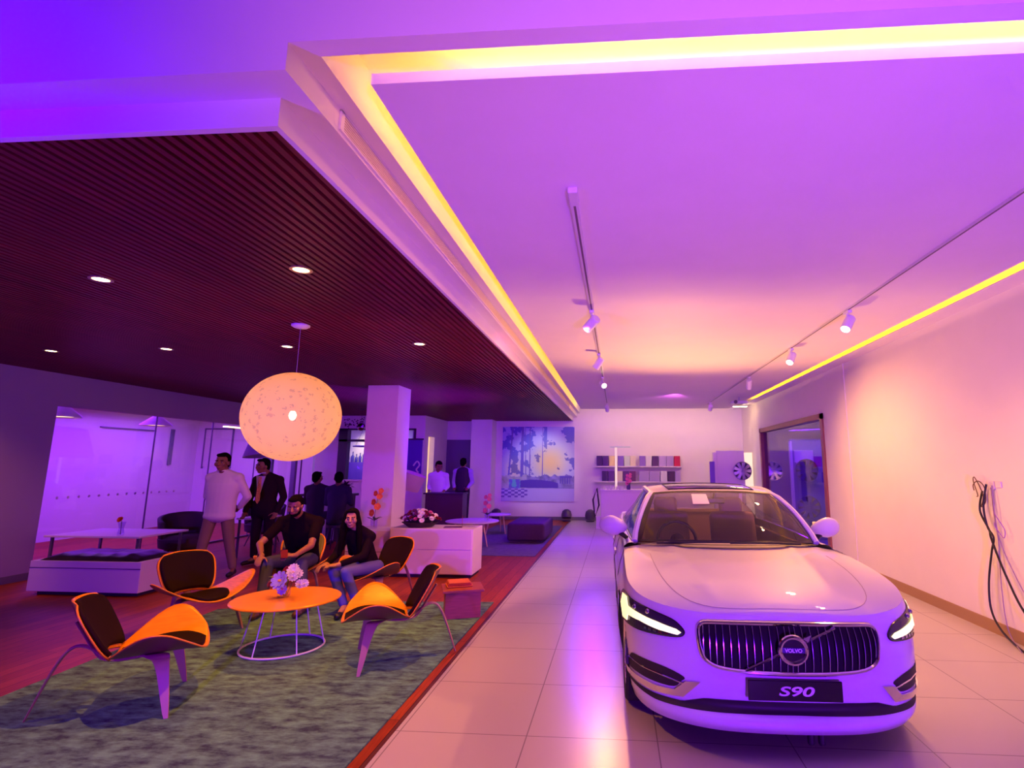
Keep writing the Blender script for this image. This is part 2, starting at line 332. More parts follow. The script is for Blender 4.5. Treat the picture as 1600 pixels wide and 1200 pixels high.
HL=[(-.24,5.3,'left track spotlight nearest the camera',(-3.2,8.4,.8)),(-.24,7.45,'second spotlight along the left track',(-2.13,8.4,.4)),(-.24,9.5,'third spotlight along the left track',(.85,6.5,1.4)),(-.24,13.7,'last spotlight of the left track, by the back wall',(-.1,17,1)),
    (2.31,5.45,'right track spotlight nearest the camera',(.3,4.0,0)),(2.31,7.25,'second spotlight along the right track',(1.1,6.0,1.0)),(2.31,9.6,'third spotlight along the right track',(2.5,12,0)),(2.31,13.6,'last spotlight of the right track, by the back wall',(2.4,17,1))]
for i,(x,y,l,a) in enumerate(HL): spot_head(x,y,'white cylinder '+l,a,i not in (3,6,7))
t=thing('projector','small white device on a bracket under the ceiling at the far right corner','projector',(2.7,12.7,3.2))
MB().rbox(2.62,2.98,12.55,12.75,3.04,3.1,.012).build('body',hm,t); MB().tube([(2.8,12.65,3.1),(2.8,12.65,3.2)],.014).build('bracket',tm,t); MB().lathe([(.04,0),(.04,.03),(.03,.03)],(0,0,0),14,Matrix.Translation((2.7,12.55,3.07))@Matrix.Rotation(PI/2,4,'X')).build('lens',tg,t,smooth=True)
# ceiling rose and globe lamp
gx,gy,gz,gr=-3.065,4.944,2.088,.43
t=thing('globe_pendant_lamp','huge glowing woven thread globe lamp hanging from the slat ceiling over the lounge','pendant lamp',(gx,gy,2.98))
MB().lathe([(.085,0),(.085,-.012),(.06,-.028),(.0,-.034)],(gx,gy,2.98),28,cap=False).build('ceiling_rose',mat('rose_white',(.8,.76,.8),.4),t,smooth=True)
MB().tube([(gx,gy,2.96),(gx,gy,gz+.05)],.003,6).build('cord',mat('cord_grey',(.4,.3,.35),.5),t)
def shade_mat():
    m=bpy.data.materials.new('woven_thread_shade'); m.use_nodes=True; nt=m.node_tree; nt.nodes.clear(); N=nt.nodes.new; L=nt.links.new
    o=N('ShaderNodeOutputMaterial'); tr=N('ShaderNodeBsdfTransparent'); em_=N('ShaderNodeEmission'); em_.inputs[0].default_value=(1,.33,.08,1); em_.inputs[1].default_value=.5
    df=N('ShaderNodeBsdfTranslucent'); df.inputs[0].default_value=(.9,.5,.3,1); d2=N('ShaderNodeBsdfDiffuse'); d2.inputs[0].default_value=(.6,.42,.36,1)
    ad=N('ShaderNodeAddShader'); mx=N('ShaderNodeMixShader'); mx.inputs[0].default_value=.26; a2=N('ShaderNodeMixShader'); a2.inputs[0].default_value=.5
    tc=N('ShaderNodeTexCoord'); vo=N('ShaderNodeTexVoronoi'); vo.inputs['Scale'].default_value=15; nz=N('ShaderNodeTexNoise'); nz.inputs['Scale'].default_value=40
    lt=N('ShaderNodeMath'); lt.operation='LESS_THAN'; lt.inputs[1].default_value=.36; L(tc.outputs['Object'],vo.inputs['Vector']); L(vo.outputs['Distance'],lt.inputs[0])
    L(tc.outputs['Object'],nz.inputs['Vector']); g2=N('ShaderNodeMath'); g2.operation='GREATER_THAN'; g2.inputs[1].default_value=.5; L(nz.outputs[0],g2.inputs[0]); mu=N('ShaderNodeMath'); mu.operation='MULTIPLY'; L(lt.outputs[0],mu.inputs[0]); L(g2.outputs[0],mu.inputs[1])
    mr=N('ShaderNodeMapRange'); mr.inputs[3].default_value=.62; mr.inputs[4].default_value=.18; L(mu.outputs[0],mr.inputs[0]); L(mr.outputs[0],em_.inputs[1])
    L(df.outputs[0],a2.inputs[1]); L(d2.outputs[0],a2.inputs[2]); L(a2.outputs[0],ad.inputs[0]); L(em_.outputs[0],ad.inputs[1]); L(ad.outputs[0],mx.inputs[1]); L(tr.outputs[0],mx.inputs[2]); L(mx.outputs[0],o.inputs[0]); return m
MB().ell((gx,gy,gz),(gr,gr,gr*.97),nu=56,nv=36).build('shade',shade_mat(),t,smooth=True,sharp=180)
MB().tube([(gx,gy,gz+.12),(gx,gy,gz+.05)],.02,10).build('socket',tg,t)
MB().ell((gx,gy,gz+.01),(.032,.032,.045)).build('bulb',mat('bulb',(1,.9,.6),.5,emit=(1,.82,.35),estr=60),t,smooth=True)

# ---------------------------------------------------------------- lounge furniture
oak=mat('amber_plywood',(.95,.32,.010),.33,var=(5,.18,(2,14,2)))
edge=mat('plywood_edge',(.8,.26,.02),.4)
pad=mat('dark_brown_leather',(.016,.003,.004),.8,spec=.15)
under=mat('dark_plywood_underside',(.16,.05,.03),.4)
legw=mat('leg_plywood',(.50,.26,.17),.4)
def seatf(s,t,off=0.):
    w=.12+.33*math.sin(PI*min(1,(t*.86+.02)))**.8
    x=-.20+.54*t-.05*abs(s)**2*t
    y=w*s
    z=.335+.20*abs(y/.45)**1.8+.02*t+.05*max(0,t-.75)*-1+off
    return Vector((x,y,z))
def backf(a,b,off=0.):   # a across -1..1, b up 0..1 ; rounded trapezoid
    w=.205+.06*math.sin(PI*b**.9*.62)
    k=abs(2*b-1)**5; w*=(1-.26*k)
    y=w*a; z=.37+.37*b-.02*abs(a)**4
    x=-.255-.20*b+.07*(abs(a)**2)+off
    return Vector((x,y,z))
def make_chair(label,padm):
    t=thing('shell_chair',label,'chair',(0,0,0))
    def shell(fn,nu,nv,th,name,m,nd):
        mb=MB().grid(lambda u,v:fn(2*u-1,v,0),nu,nv,flip=(name=='seat')); o=mb.build(name,m,t,world=False,smooth=True,sharp=80)
        md=o.modifiers.new('s','SOLIDIFY'); md.thickness=th; md.offset=-1 if nd else 1
        o.data.materials.append(under); o.data.materials.append(edge); md.material_offset=1; md.material_offset_rim=2; return o
    shell(seatf,28,20,.012,'seat',oak,True)
    q=MB().grid(lambda u,v:seatf((2*u-1)*(.60+.30*v*0),.04+.96*v,.010) if True else 0,20,16)
    s2=MB().grid(lambda u,v:seatf((2*u-1)*.41*(1-.25*abs(2*v-1)**6),.05+.90*v,.002),20,16,flip=True).build('seat_pad',padm,t,world=False,smooth=True); md=s2.modifiers.new('s','SOLIDIFY'); md.thickness=.02; md.offset=1
    shell(backf,20,16,.012,'backrest',oak,True)
    s3=MB().grid(lambda u,v:backf((2*u-1)*.93,.04+.92*v,.003),20,16).build('back_pad',padm,t,world=False,smooth=True); md=s3.modifiers.new('s','SOLIDIFY'); md.thickness=.026; md.offset=1
    for sg in (-1,1):
        P=spline([(.0,sg*.06,.328),(.07,sg*.19,.352),(.115,sg*.255,.30),(.18,sg*.34,.0)],6); n=len(P)
        mb=MB(); v=[];
        for i,p in enumerate(P):
            f=i/(n-1); wd=.012+.050*min(1,(1-f)*1.6); tt=.009
            for dx,dz in ((-wd,0),(wd,0)):
                for dy in (-tt,tt): v.append(p+Vector((dx,dy*.8,0 if i==n-1 else dy*.6)))
        f_=[]
        for i in range(n-1):
            a=i*4; b=a+4
            for q0,q1 in ((0,1),(1,3),(3,2),(2,0)): f_.append((a+q0,a+q1,b+q1,b+q0))
        f_+=[(0,2,3,1),((n-1)*4,(n-1)*4+1,(n-1)*4+3,(n-1)*4+2)]
        mb.add(v,f_).build('leg',legw,t,world=False,smooth=True,sharp=50)
    P=spline([(.0,0,.322),(-.20,0,.31),(-.33,0,.40),(-.42,0,.42),(-.50,0,.32),(-.62,0,0.0)],6)
    MB().tube(P,[.03]*12+[.026]*(len(P)-17)+[.022,.02,.018,.016,.014],8,flat=.4).build('leg',legw,t,world=False,smooth=True)
    P=spline([(-.16,0,.315),(-.27,0,.33),(-.37,0,.48),(-.43,0,.58)],5)
    MB().tube(P,.028,8,flat=.3).build('back_support',legw,t,world=False,smooth=True)
    return t
CG='shell chairs around the coffee table'
ch=make_chair('low three-legged plywood shell chair with dark pads, nearest the camera at the left','x') if False else make_chair('low plywood shell chair with dark pads, nearest the camera at the left',pad)
ch.location=(-3.27,3.86,.0135); ch.rotation_euler=(0,0,math.radians(31)); ch['group']=CG
dup(ch,(-2.01,4.83,.0135),math.radians(205),'low plywood shell chair with dark pads right of the coffee table',CG)
dup(ch,(-4.10,5.36,.0135),math.radians(-28),'low plywood shell chair with dark pads in front of the white bench',CG)
dup(ch,(-2.86,6.5,.0135),math.radians(-118),'low plywood shell chair with brown pads that the woman sits on',CG)
ol=mat('olive_green_pad',(.16,.17,.05),.6)
c5=make_chair('low plywood shell chair with olive green back that the seated man sits on',ol); c5.location=(-3.95,6.72,.0135); c5.rotation_euler=(0,0,math.radians(-72)); c5['group']=CG
# coffee table
wm=mat('white_wire',(.85,.8,.85),.35)
tx,ty=-3.03,5.06
t=thing('coffee_table','round amber wooden coffee table on a white wire base with a floor ring','table',(tx,ty,.012))
MB().lathe([(.44,.405),(.462,.412),(.462,.420),(.45,.428),(0.001,.428)],(tx,ty,.012),64,cap=False).build('tabletop',mat('amber_tabletop',(.85,.30,.012),.3,var=(3,.15,(1,9,1))),t,smooth=True,sharp=30)
MB().tube([(tx+.345*math.cos(a*PI/24),ty+.345*math.sin(a*PI/24),.022) for a in range(48)],.009,8,closed=True).build('floor_ring',wm,t,smooth=True)
MB().tube([(tx+.25*math.cos(a*PI/20),ty+.25*math.sin(a*PI/20),.409) for a in range(40)],.006,6,closed=True).build('top_ring',wm,t,smooth=True)
for k in range(6):
    a=.35+k*PI/3; MB().tube([(tx+.345*math.cos(a),ty+.345*math.sin(a),.022),(tx+.25*math.cos(a),ty+.25*math.sin(a),.412)],.0055,8).build('leg',wm,t,smooth=True)
# flowers
def flower(c,r,n,petal,core,parent,d=(0,0,1),name='flower',lay=1,cup=.25):
    d=Vector(d).normalized(); q=d.to_track_quat('Z','Y').to_matrix().to_4x4(); M=Matrix.Translation(c)@q; mb=MB()
    for l in range(lay):
        for k in range(n):
            a=2*PI*(k+.5*l)/n; R=r*(1-.28*l); ca,sa=math.cos(a),math.sin(a)
            def P(x,y,z): return M@Vector((ca*x-sa*y,sa*x+ca*y,z+l*.004))
            w=R*PI/n*.95; z1=R*cup*(1+l)
            mb.add([P(R*.12,-w*.35,0),P(R*.12,w*.35,0),P(R*.6,w,z1*.5),P(R*.92,w*.55,z1),P(R,0,z1*.9),P(R*.92,-w*.55,z1),P(R*.6,-w,z1*.5),P(R*.55,0,z1*.35)],[(0,1,7),(1,2,7),(2,3,7),(3,4,7),(4,5,7),(5,6,7),(6,0,7)])
    o=mb.build(name,petal,parent)
    MB().ell(Vector(c)+d*r*.1,(r*.22,r*.22,r*.14),nu=8,nv=6).build('flower_centre',core,o)
    return o
def leaf(mb,c,d,L,w):
    d=Vector(d).normalized(); s=d.cross(Vector((0,0,1))); s=s.normalized() if s.length>1e-3 else Vector((1,0,0)); u=s.cross(d); c=Vector(c)
    mb.add([c,c+d*L*.4+s*w+u*L*.05,c+d*L*.75+s*w*.7-u*L*.02,c+d*L-u*L*.12,c+d*L*.75-s*w*.7-u*L*.02,c+d*L*.4-s*w+u*L*.05,c+d*L*.5-u*L*.0],[(0,1,6),(1,2,6),(2,3,6),(3,4,6),(4,5,6),(5,0,6)])
gl2=glass('vase_glass',(.9,.85,1),.15); grn=mat('leaf_green',(.08,.16,.03),.5); dgr=mat('dark_leaf',(.03,.05,.025),.5); wp=mat('white_petal',(.85,.8,.78),.6); pp=mat('lilac_petal',(.42,.38,.75),.6); rp_=mat('deep_red_petal',(.30,.015,.03),.6); pk=mat('pink_petal',(.75,.15,.32),.6); orp=mat('orange_petal',(.85,.20,.02),.55); yc=mat('yellow_core',(.85,.5,.05),.6)
t=thing('flower_vase','lilac, white and dark red flowers in a small glass vase on the amber coffee table','vase of flowers',(tx-.02,ty,.44))
cx_,cy_=tx-.02,ty
MB().lathe([(.03,0),(.045,.02),(.042,.07),(.05,.10),(.047,.10),(.039,.07),(.04,.02),(.0,.01)],(cx_,cy_,.441),20,cap=False).build('vase',gl2,t,smooth=True)
mb=MB(); 
for k in range(7): a=k*.9; mb.tube([(cx_+.01*math.cos(a),cy_+.01*math.sin(a),.45),(cx_+.06*math.cos(a),cy_+.06*math.sin(a),.58)],.003,5)
mb.build('stem',grn,t)
flower((cx_-.01,cy_-.08,.60),.085,10,pp,yc,t,(-.1,-.9,.35),lay=2)
flower((cx_-.0,cy_-.05,.52),.05,8,pp,yc,t,(.1,-.9,.1),lay=2)
for (dx,dy,dz,r,m2) in ((.07,-.02,.66,.06,wp),(.10,0,.64,.05,wp),(.05,.02,.68,.05,wp),(-.01,.04,.66,.05,rp_),(-.11,-.03,.56,.045,rp_),(.14,-.02,.555,.045,wp),(.17,.0,.56,.04,wp),(.09,-.05,.62,.045,wp)):
    flower((cx_+dx,cy_+dy,dz),r,11,m2,yc,t,(dx*5,-.7,.6),lay=3,cup=.5)
mb=MB()
for k in range(14): a=random.uniform(0,6.28); leaf(mb,(cx_+.02*math.cos(a)-.03,cy_+.02*math.sin(a),.55+.05*random.random()),(math.cos(a)-.5,math.sin(a)*.6,.5),.11,.02)
mb.build('foliage',mat('pale_leaf',(.25,.35,.08),.5),t)
# big rug, second rug
def rug_mat(n,c1,c2,sc_):
    m=mat(n,c1,.95); nt=m.node_tree; b=nt.nodes['Principled BSDF']; g=nt.nodes.new('ShaderNodeNewGeometry'); mp=nt.nodes.new('ShaderNodeMapping'); mp.inputs['Scale'].default_value=(1,2.2,1); nz=nt.nodes.new('ShaderNodeTexNoise'); nz.inputs['Scale'].default_value=sc_; nz.inputs['Detail'].default_value=9; nz.inputs['Roughness'].default_value=.7
    r=nt.nodes.new('ShaderNodeValToRGB'); r.color_ramp.elements[0].position=.36; r.color_ramp.elements[0].color=(*c1,1); r.color_ramp.elements[1].position=.64; r.color_ramp.elements[1].color=(*c2,1)
    bp=nt.nodes.new('ShaderNodeBump'); bp.inputs['Strength'].default_value=.6; bp.inputs['Distance'].default_value=.01
    L=nt.links.new; L(g.outputs['Position'],mp.inputs[0]); L(mp.outputs[0],nz.inputs['Vector']); L(nz.outputs[0],r.inputs[0]); L(r.outputs[0],b.inputs['Base Color']); L(nz.outputs[0],bp.inputs['Height']); L(bp.outputs[0],b.inputs['Normal']); return m
rgm=rug_mat('moss_green_grey_pile',(.025,.045,.08),(.15,.37,.29),6)
def rug(poly,label,m,h=.012):
    n=len(poly); mb=MB().add([(x,y,.001) for x,y in poly]+[(x,y,h) for x,y in poly],[tuple(range(n-1,-1,-1)),tuple(range(n,2*n))]+[(i,(i+1)%n,n+(i+1)%n,n+i) for i in range(n)])
    return tag(mb.build('rug',m),label,'rug')
rug([(-4.25,2.3),(-1.50,2.3),(-1.50,6.85),(-3.3,6.72),(-4.55,6.25)],'large mottled green-grey rug under the shell chairs',rgm)
rug([(-3.3,10.2),(-1.50,10.2),(-1.50,15.2),(-3.3,15.2)],'smaller grey-violet rug under the ottoman in front of the mural',rug_mat('violet_grey_pile',(.09,.07,.13),(.16,.14,.2),9))
# red crate with lid and magazine
t=thing('crate_stool','red-brown wooden crate stool standing behind the right shell chair','stool',(-1.73,6.27,0.012),.35)
rw=mat('red_stained_wood',(.42,.09,.06),.45,var=(6,.25,(1,1,8)))
MB().box(-.19,.19,-.17,-.15,0,.27).box(-.19,.19,.15,.17,0,.27).box(-.19,-.17,-.15,.15,0,.27).box(.17,.19,-.15,.15,0,.27).build('box',rw,t,world=False,bev=.003)
MB().box(-.22,.22,-.20,.20,.27,.295).build('lid',rw,t,world=False,bev=.003)
t=thing('folded_cloth','folded orange-red striped cloth lying on the red crate','cloth',(-1.78,6.30,.308),.4)
for k in range(3): MB().rbox(-.14+.01*k,.14-.012*k,-.11,.11,.002+.018*k,.018+.018*k,.006).build('fold',mat('orange_red_cloth%d'%(k%2),((.7,.16,.04),(.5,.05,.04))[k%2],.8),t,world=False)
# low white bench with dark cushion
wl=mat('white_laminate',(.76,.64,.78),.45)
t=thing('bench','low white box bench with a dark tufted seat cushion near the glass wall','bench',(-6.7,7.05,0))
MB().box(-7.45,-5.95,6.70,7.38,.05,.42).build('body',wl,t,bev=.005); MB().box(-7.38,-6.02,6.78,7.32,0,.05).build('plinth',mat('dark_plinth',(.04,.03,.05),.6),t)
MB().box(-7.45,-5.95,6.695,6.70,.335,.341).build('groove',mat('dark_plinth',(.04,.03,.05),.6),t)
def cush(u,v):
    x=-7.36+1.34*u;y=6.73+.60*v; k=min(1,7*min(u,1-u))*min(1,5*min(v,1-v)); return (x,y,.422+.085*k**.5*(1-.10*abs(math.sin(u*PI*6))*(.5+.5*abs(math.sin(v*PI*3)))))
o=MB().grid(cush,60,24).build('cushion',mat('black_gloss_cushion',(.02,.006,.02),.35,spec=.3),t,smooth=True)
t=thing('side_table','white square table with thin legs standing behind the low white bench','table',(-7.4,7.9,0))
MB().box(-8.15,-6.70,7.45,8.35,.60,.625).build('tabletop',wl,t,bev=.003)
for x,y in ((-8.08,7.52),(-6.77,7.52),(-8.08,8.28),(-6.77,8.28)): MB().box(x-.015,x+.015,y-.015,y+.015,0,.60).build('leg',fr,t)
t=thing('flower_vase','small glass vase with one orange bloom on the white table behind the bench','vase of flowers',(-7.08,7.55,.625))
MB().lathe([(.04,0),(.045,.03),(.028,.1),(.05,.19),(.047,.19),(.025,.1),(.04,.03),(0,.01)],(-7.08,7.55,.626),18,cap=False).build('vase',gl2,t,smooth=True)
flower((-7.08,7.53,.84),.045,9,orp,yc,t,(0,-.8,.5),lay=3,cup=.6); MB().tube([(-7.08,7.55,.64),(-7.08,7.54,.84)],.004,6).build('stem',grn,t)
# dark tub chairs behind
def tub(label,x,y,rz):
    t=thing('tub_chair',label,'chair',(x,y,0),rz,'dark tub chairs by the glass wall'); m=mat('dark_plum_fabric',(.045,.015,.05),.7)
    def f(u,v):
        a=-2.2+4.4*u; r=.36-.04*(1-v); h=.42+ (.40-.14*abs(2*u-1)**2)*v; return (-r*math.cos(a),r*math.sin(a),h)
    o=MB().grid(f,24,6).build('backrest',m,t,world=False,smooth=True,thick=.06); MB().lathe([(.20,.22),(.34,.28),(.36,.42),(.30,.47),(0,.48)],(0,0,0),28).build('seat',m,t,world=False,smooth=True)
    for sx,sy in ((1,1),(1,-1),(-1,1),(-1,-1)): MB().cap_((.18*sx,.18*sy,.26),(.26*sx,.26*sy,.01),.016,.01,8).build('leg',dk,t,world=False)
tub('dark plum tub chair behind the white table, left of the standing man in white',-7.25,8.95,-.9); tub('dark plum tub chair further back by the glass wall',-7.35,11.2,-1.2)
t=thing('side_table','low white table glimpsed between the two standing men','table',(-6.5,9.9,0))
MB().box(-6.75,-6.35,9.5,10.2,.66,.69).build('tabletop',wl,t); 
for x,y in ((-6.72,9.55),(-6.4,9.55),(-6.72,10.15),(-6.4,10.15)): MB().box(x-.015,x+.015,y-.015,y+.015,0,.66).build('leg',fr,t)
# counter by the pillar
t=thing('counter_cabinet','low white cabinet with a flower basket on it in front of the square pillar','cabinet',(-2.76,8.5,0))
MB().box(-3.40,-2.13,8.20,8.76,.05,.70).build('body',white,t,bev=.004); MB().box(-3.36,-2.16,8.24,8.72,0,.05).build('plinth',mat('dark_plinth',(.04,.03,.05),.6),t)
MB().box(-3.385,-2.15,8.188,8.20,.405,.685).build('drawer',white,t,bev=.003); MB().box(-3.385,-2.15,8.188,8.20,.06,.392).build('drawer',white,t,bev=.003)
t=thing('plinth_block','lower white block at the foot of the square pillar, left of the white cabinet','block',(-3.8,8.6,0))
MB().box(-4.15,-3.41,8.35,8.93,0,.64).build('body',white,t,bev=.004)
MB().box(-4.14,-3.42,8.345,8.35,.33,.335).build('joint',mat('dark_plinth',(.04,.03,.05),.6),t)
# basket of flowers
bx,by=-3.02,8.42
t=thing('flower_basket','basket of white daisies with pink and red blooms on the white cabinet','flower arrangement',(bx,by,.70))
MB().lathe([(.16,.0),(.22,.05),(.25,.07),(.24,.075),(.2,.06),(0,.05)],(0,0,0),28,Matrix.Translation((bx,by,.701))@Matrix.Diagonal((1.15,.8,1,1))).build('basket',mat('dark_wicker',(.05,.02,.03),.8),t,smooth=True)
mb=MB()
for k in range(90):
    a=random.uniform(0,6.28);r=random.uniform(.03,.24); leaf(mb,(bx+r*math.cos(a)*1.1,by+r*math.sin(a)*.75,.76+.08*random.random()*(1-r)),(math.cos(a),math.sin(a),.5),.1,.018)
mb.build('foliage',dgr,t)
cols=[wp,wp,wp,rp_,pk,wp,mat('plum_petal',(.25,.03,.16),.6),wp,rp_]
for k in range(46):
    a=k*2.399; rr=.27*math.sqrt((k+.5)/46); x=bx+rr*math.cos(a)*1.12; y=by+rr*math.sin(a)*.75; h=.80+.135*(1-(rr/.27)**2)+random.uniform(-.01,.02)
    m2=cols[(k*5+int(rr*20))%9] if x-bx>-.05 or k%3==0 else cols[3+(k%2)*3]
    flower((x,y,h),.034+.008*(m2==wp),10,m2,yc,t,((x-bx)*3,(y-by)*3-.5,.8),lay=2 if m2==wp else 3,cup=.2 if m2==wp else .6)
for i,(x,y,rz,c,l) in enumerate(((-2.5,8.42,.2,(.25,.1,.22),'dark magazine lying on the white cabinet right of the flower basket'),(-2.28,8.55,-.15,(.6,.5,.55),'pale brochure lying at the right end of the white cabinet'))):
    o=MB().rbox(-.14,.14,-.1,.1,0,.008,.003,1,Matrix.Translation((x,y,.7005))@Matrix.Rotation(rz,4,'Z')).build('magazine',mat('mag%d'%i,c,.3)); tag(o,l,'magazine','magazines on the white cabinet')
t=thing('card_stand','thin upright card stand on the white cabinet','stand',(-2.42,8.62,.7)); MB().cyl((-2.42,8.62,.701),.035,.006).build('base',wm,t); MB().tube([(-2.42,8.62,.705),(-2.42,8.62,.86)],.004,6).build('post',rw,t)
# orchids
def orchid(name,label,x,y,z,h,pm,vm,bend=.06,n=7,lean=(0,0)):
    t=thing(name,label,'potted orchid',(x,y,z))
    MB().lathe([(.045,0),(.055,.03),(.05,.12),(.058,.14),(.05,.14),(.043,.03),(0,.02)],(x,y,z+.001),20,cap=False).build('vase',vm,t,smooth=True)
    P=spline([(x,y,z+.03),(x+lean[0]*.3,y,z+h*.45),(x+lean[0]+bend*.3,y,z+h*.85),(x+lean[0]+bend,y-.02,z+h)],8); MB().tube(P,.004,6).build('stem',dgr,t)
    for k in range(n):
        p=P[int(len(P)*(.35+.6*k/n))-1]; sg=1 if k%2 else -1
        flower(p+Vector((sg*.035,-.03,0)),.05*(1.15-.06*k),5,pm,yc,t,(sg*.4,-1,.1),lay=1,cup=.2)
    mb=MB()
    for k in range(6): a=k*1.05; leaf(mb,(x,y,z+.12),(math.cos(a),math.sin(a),.6),.15,.02)
    mb.build('foliage',dgr,t)
orchid('orchid','orange orchid in a clear vase in front of the square pillar',-3.83,8.60,.64,.62,orp,gl2,.05,6,(.03,0))
# second lounge
t=thing('ottoman','large dark purple rectangular ottoman on the smaller rug','ottoman',(-1.95,12.5,.012)); of=mat('purple_fabric',(.07,.015,.09),.8,var=(40,.15,(1,1,1)))
MB().rbox(-2.34,-1.54,11.78,13.35,.05,.42,.06,4).build('cushion',of,t,smooth=True,sharp=70); MB().box(-2.27,-1.61,11.85,13.28,.012,.06).build('plinth',dk,t)
def rtable(label,x,y,z,r,n=3):
    t=thing('side_table',label,'table',(x,y,.0),0,'round side tables by the ottoman'); MB().lathe([(r*.97,z-.03),(r,z-.02),(r,z-.005),(r*.98,z),(0,z)],(x,y,0),36).build('tabletop',wl,t,smooth=True,sharp=40)
    for k in range(n): a=-.6+2*PI*k/n; MB().cap_((x+.6*r*math.cos(a),y+.6*r*math.sin(a),z-.03),(x+.85*r*math.cos(a),y+.85*r*math.sin(a),.025),.02,.011,8).build('leg',mat('pale_oak_leg',(.7,.5,.35),.4),t)
rtable('larger round white table with pale wooden legs in front of the ottoman',-3.0,11.45,.50,.55); rtable('smaller round white table beside the far end of the ottoman',-2.88,13.35,.47,.32)
orchid('orchid','pink orchid in a glass vase on the larger round white table',-2.66,11.3,.50,.55,pk,gl2,.02,6,(.0,0))
for i,(x,l) in enumerate(((-3.6,'small dark domed floor spotlight at the foot of the second pillar'),(-1.50,'small dark domed floor spotlight right of the mural'),(-.80,'small dark domed floor spotlight left of the white desk'))):
    t=thing('floor_spotlight',l,'spotlight',(x,16.45,0),0,'dark floor spotlights along the back wall')
    MB().lathe([(.12,.0),(.13,.02),(.12,.04),(.04,.05)],(x,16.45,0),20).build('base',dk,t,smooth=True); MB().lathe([(.15,-.09),(.155,0),(.13,.10),(.07,.15),(0,.16)],(0,0,0),20,Matrix.Translation((x,16.45,.19))@Matrix.Rotation(.3*(-1)**i,4,'X')).build('head',mat('dark_shell',(.07,.04,.1),.35),t,smooth=True)
# mural
def mural():
    x0,x1,z0,z1=-3.53,-1.30,.55,2.80; nu,nv=260,250
    me=bpy.data.meshes.new('mural'); v=[(x0+(x1-x0)*i/nu,16.762,z0+(z1-z0)*j/nv) for j in range(nv+1) for i in range(nu+1)]; w_=nu+1
    f=[(j*w_+i,j*w_+i+1,(j+1)*w_+i+1,(j+1)*w_+i) for j in range(nv) for i in range(nu)]
    me.from_pydata(v,[],f); ca=me.color_attributes.new('print','FLOAT_COLOR','POINT')
    from mathutils import noise as ns
    def N(x,y,s,o=0): return ns.fractal(Vector((x*s,y*s,o)),.8,2.1,5)
    data=[]
    for j in range(nv+1):
        for i in range(nu+1):
            u=i/nu;h=j/nv; d=math.hypot((u-.66)*1.0,(h-.52)*1.05)
            sun=math.exp(-(d/.20)**2); glow=math.exp(-(d/.42)**2)
            c=[.40+.25*glow,.38+.42*glow,.82-.42*sun]
            g3=math.exp(-(((u-.17)/.13)**2+((h-.42)/.17)**2)); c=[c[0]+.3*g3,c[1]+.25*g3,c[2]-.35*g3]
            c=[c[0]*(1-sun)+1.0*sun,c[1]*(1-sun)+.85*sun,c[2]*(1-sun)+.25*sun]
            tk=0
            for (tu,ww,ln) in ((.07,.012,.06),(.275,.022,.005),(.385,.008,0),(.56,.006,0),(.34,.006,-.02)):
                if abs(u-(tu+ln*h*1.2))<ww*(1.1-.3*h) and h>.28: tk=1
            fol=N(u,h,9,1)+.35*(h-.55)-.25*(u>.5)*(u-.5) -.9*sun
            fr_=N(u,h,7,5)+1.7*(u-.80)-.5*max(0,h-.75)-.8*sun
            if (fol>.12 and u<.62 and h>.35) or (fr_>.18 and h>.3): c=[c[0]*.26,c[1]*.26,c[2]*.72]
            if tk: c=[.16,.12,.5]
            if h<.34+.03*N(u,h,14,2) : # ground and rocks
                gshade=.5+.3*N(u,h,12,3); c=[.46*gshade+.18*(u<.35),.42*gshade+.2*(u<.35),.75*gshade+.1]
            # car silhouette
            cy=h-.235; top=.02+.05*math.exp(-((u-.36)/.14)**2)
            if .10<u<.78 and -.055<cy<(.05*math.sin(min(1,max(0,(u-.10)/.68))*PI)**.6): c=[.10,.05,.42]
            if .10<u<.26 and .15<h<.29: c=[.12,.5,.55] if (N(u,h,20,7)>.05) else [.15,.12,.6]
            if .80<u<.97 and .235<h<.34 and (int(u*60)%2==0 or h>.31): c=[.12,.08,.45]
            if h<.17: c=[.50,.44,.80]
            if h<.165 and u<.36 and (int(u*22)+int(h*40))%2==0 and h>.05: c=[.16,.08,.5]
            data+= [max(0,min(1,c[0])),max(0,min(1,c[1])),max(0,min(1,c[2])),1]
    ca.data.foreach_set('color',data)
    m=bpy.data.materials.new('mural_print'); m.use_nodes=True; nt=m.node_tree; b=nt.nodes['Principled BSDF']; a=nt.nodes.new('ShaderNodeVertexColor'); a.layer_name='print'; nt.links.new(a.outputs[0],b.inputs['Base Color']); b.inputs['Roughness'].default_value=.45
    me.materials.append(m); o=bpy.data.objects.new('print',me); C.objects.link(o)
    t=thing('mural_panel','large wall picture of a forest lake at sunset with a dark car beside the ottoman','wall picture',(-2.4,16.78,1.6))
    o.parent=t; o.matrix_parent_inverse=XF[t.name].inverted()
    MB().box(x0-.01,x1+.01,16.765,16.798,z0-.01,z1+.01).build('backing_board',white,t)
mural()
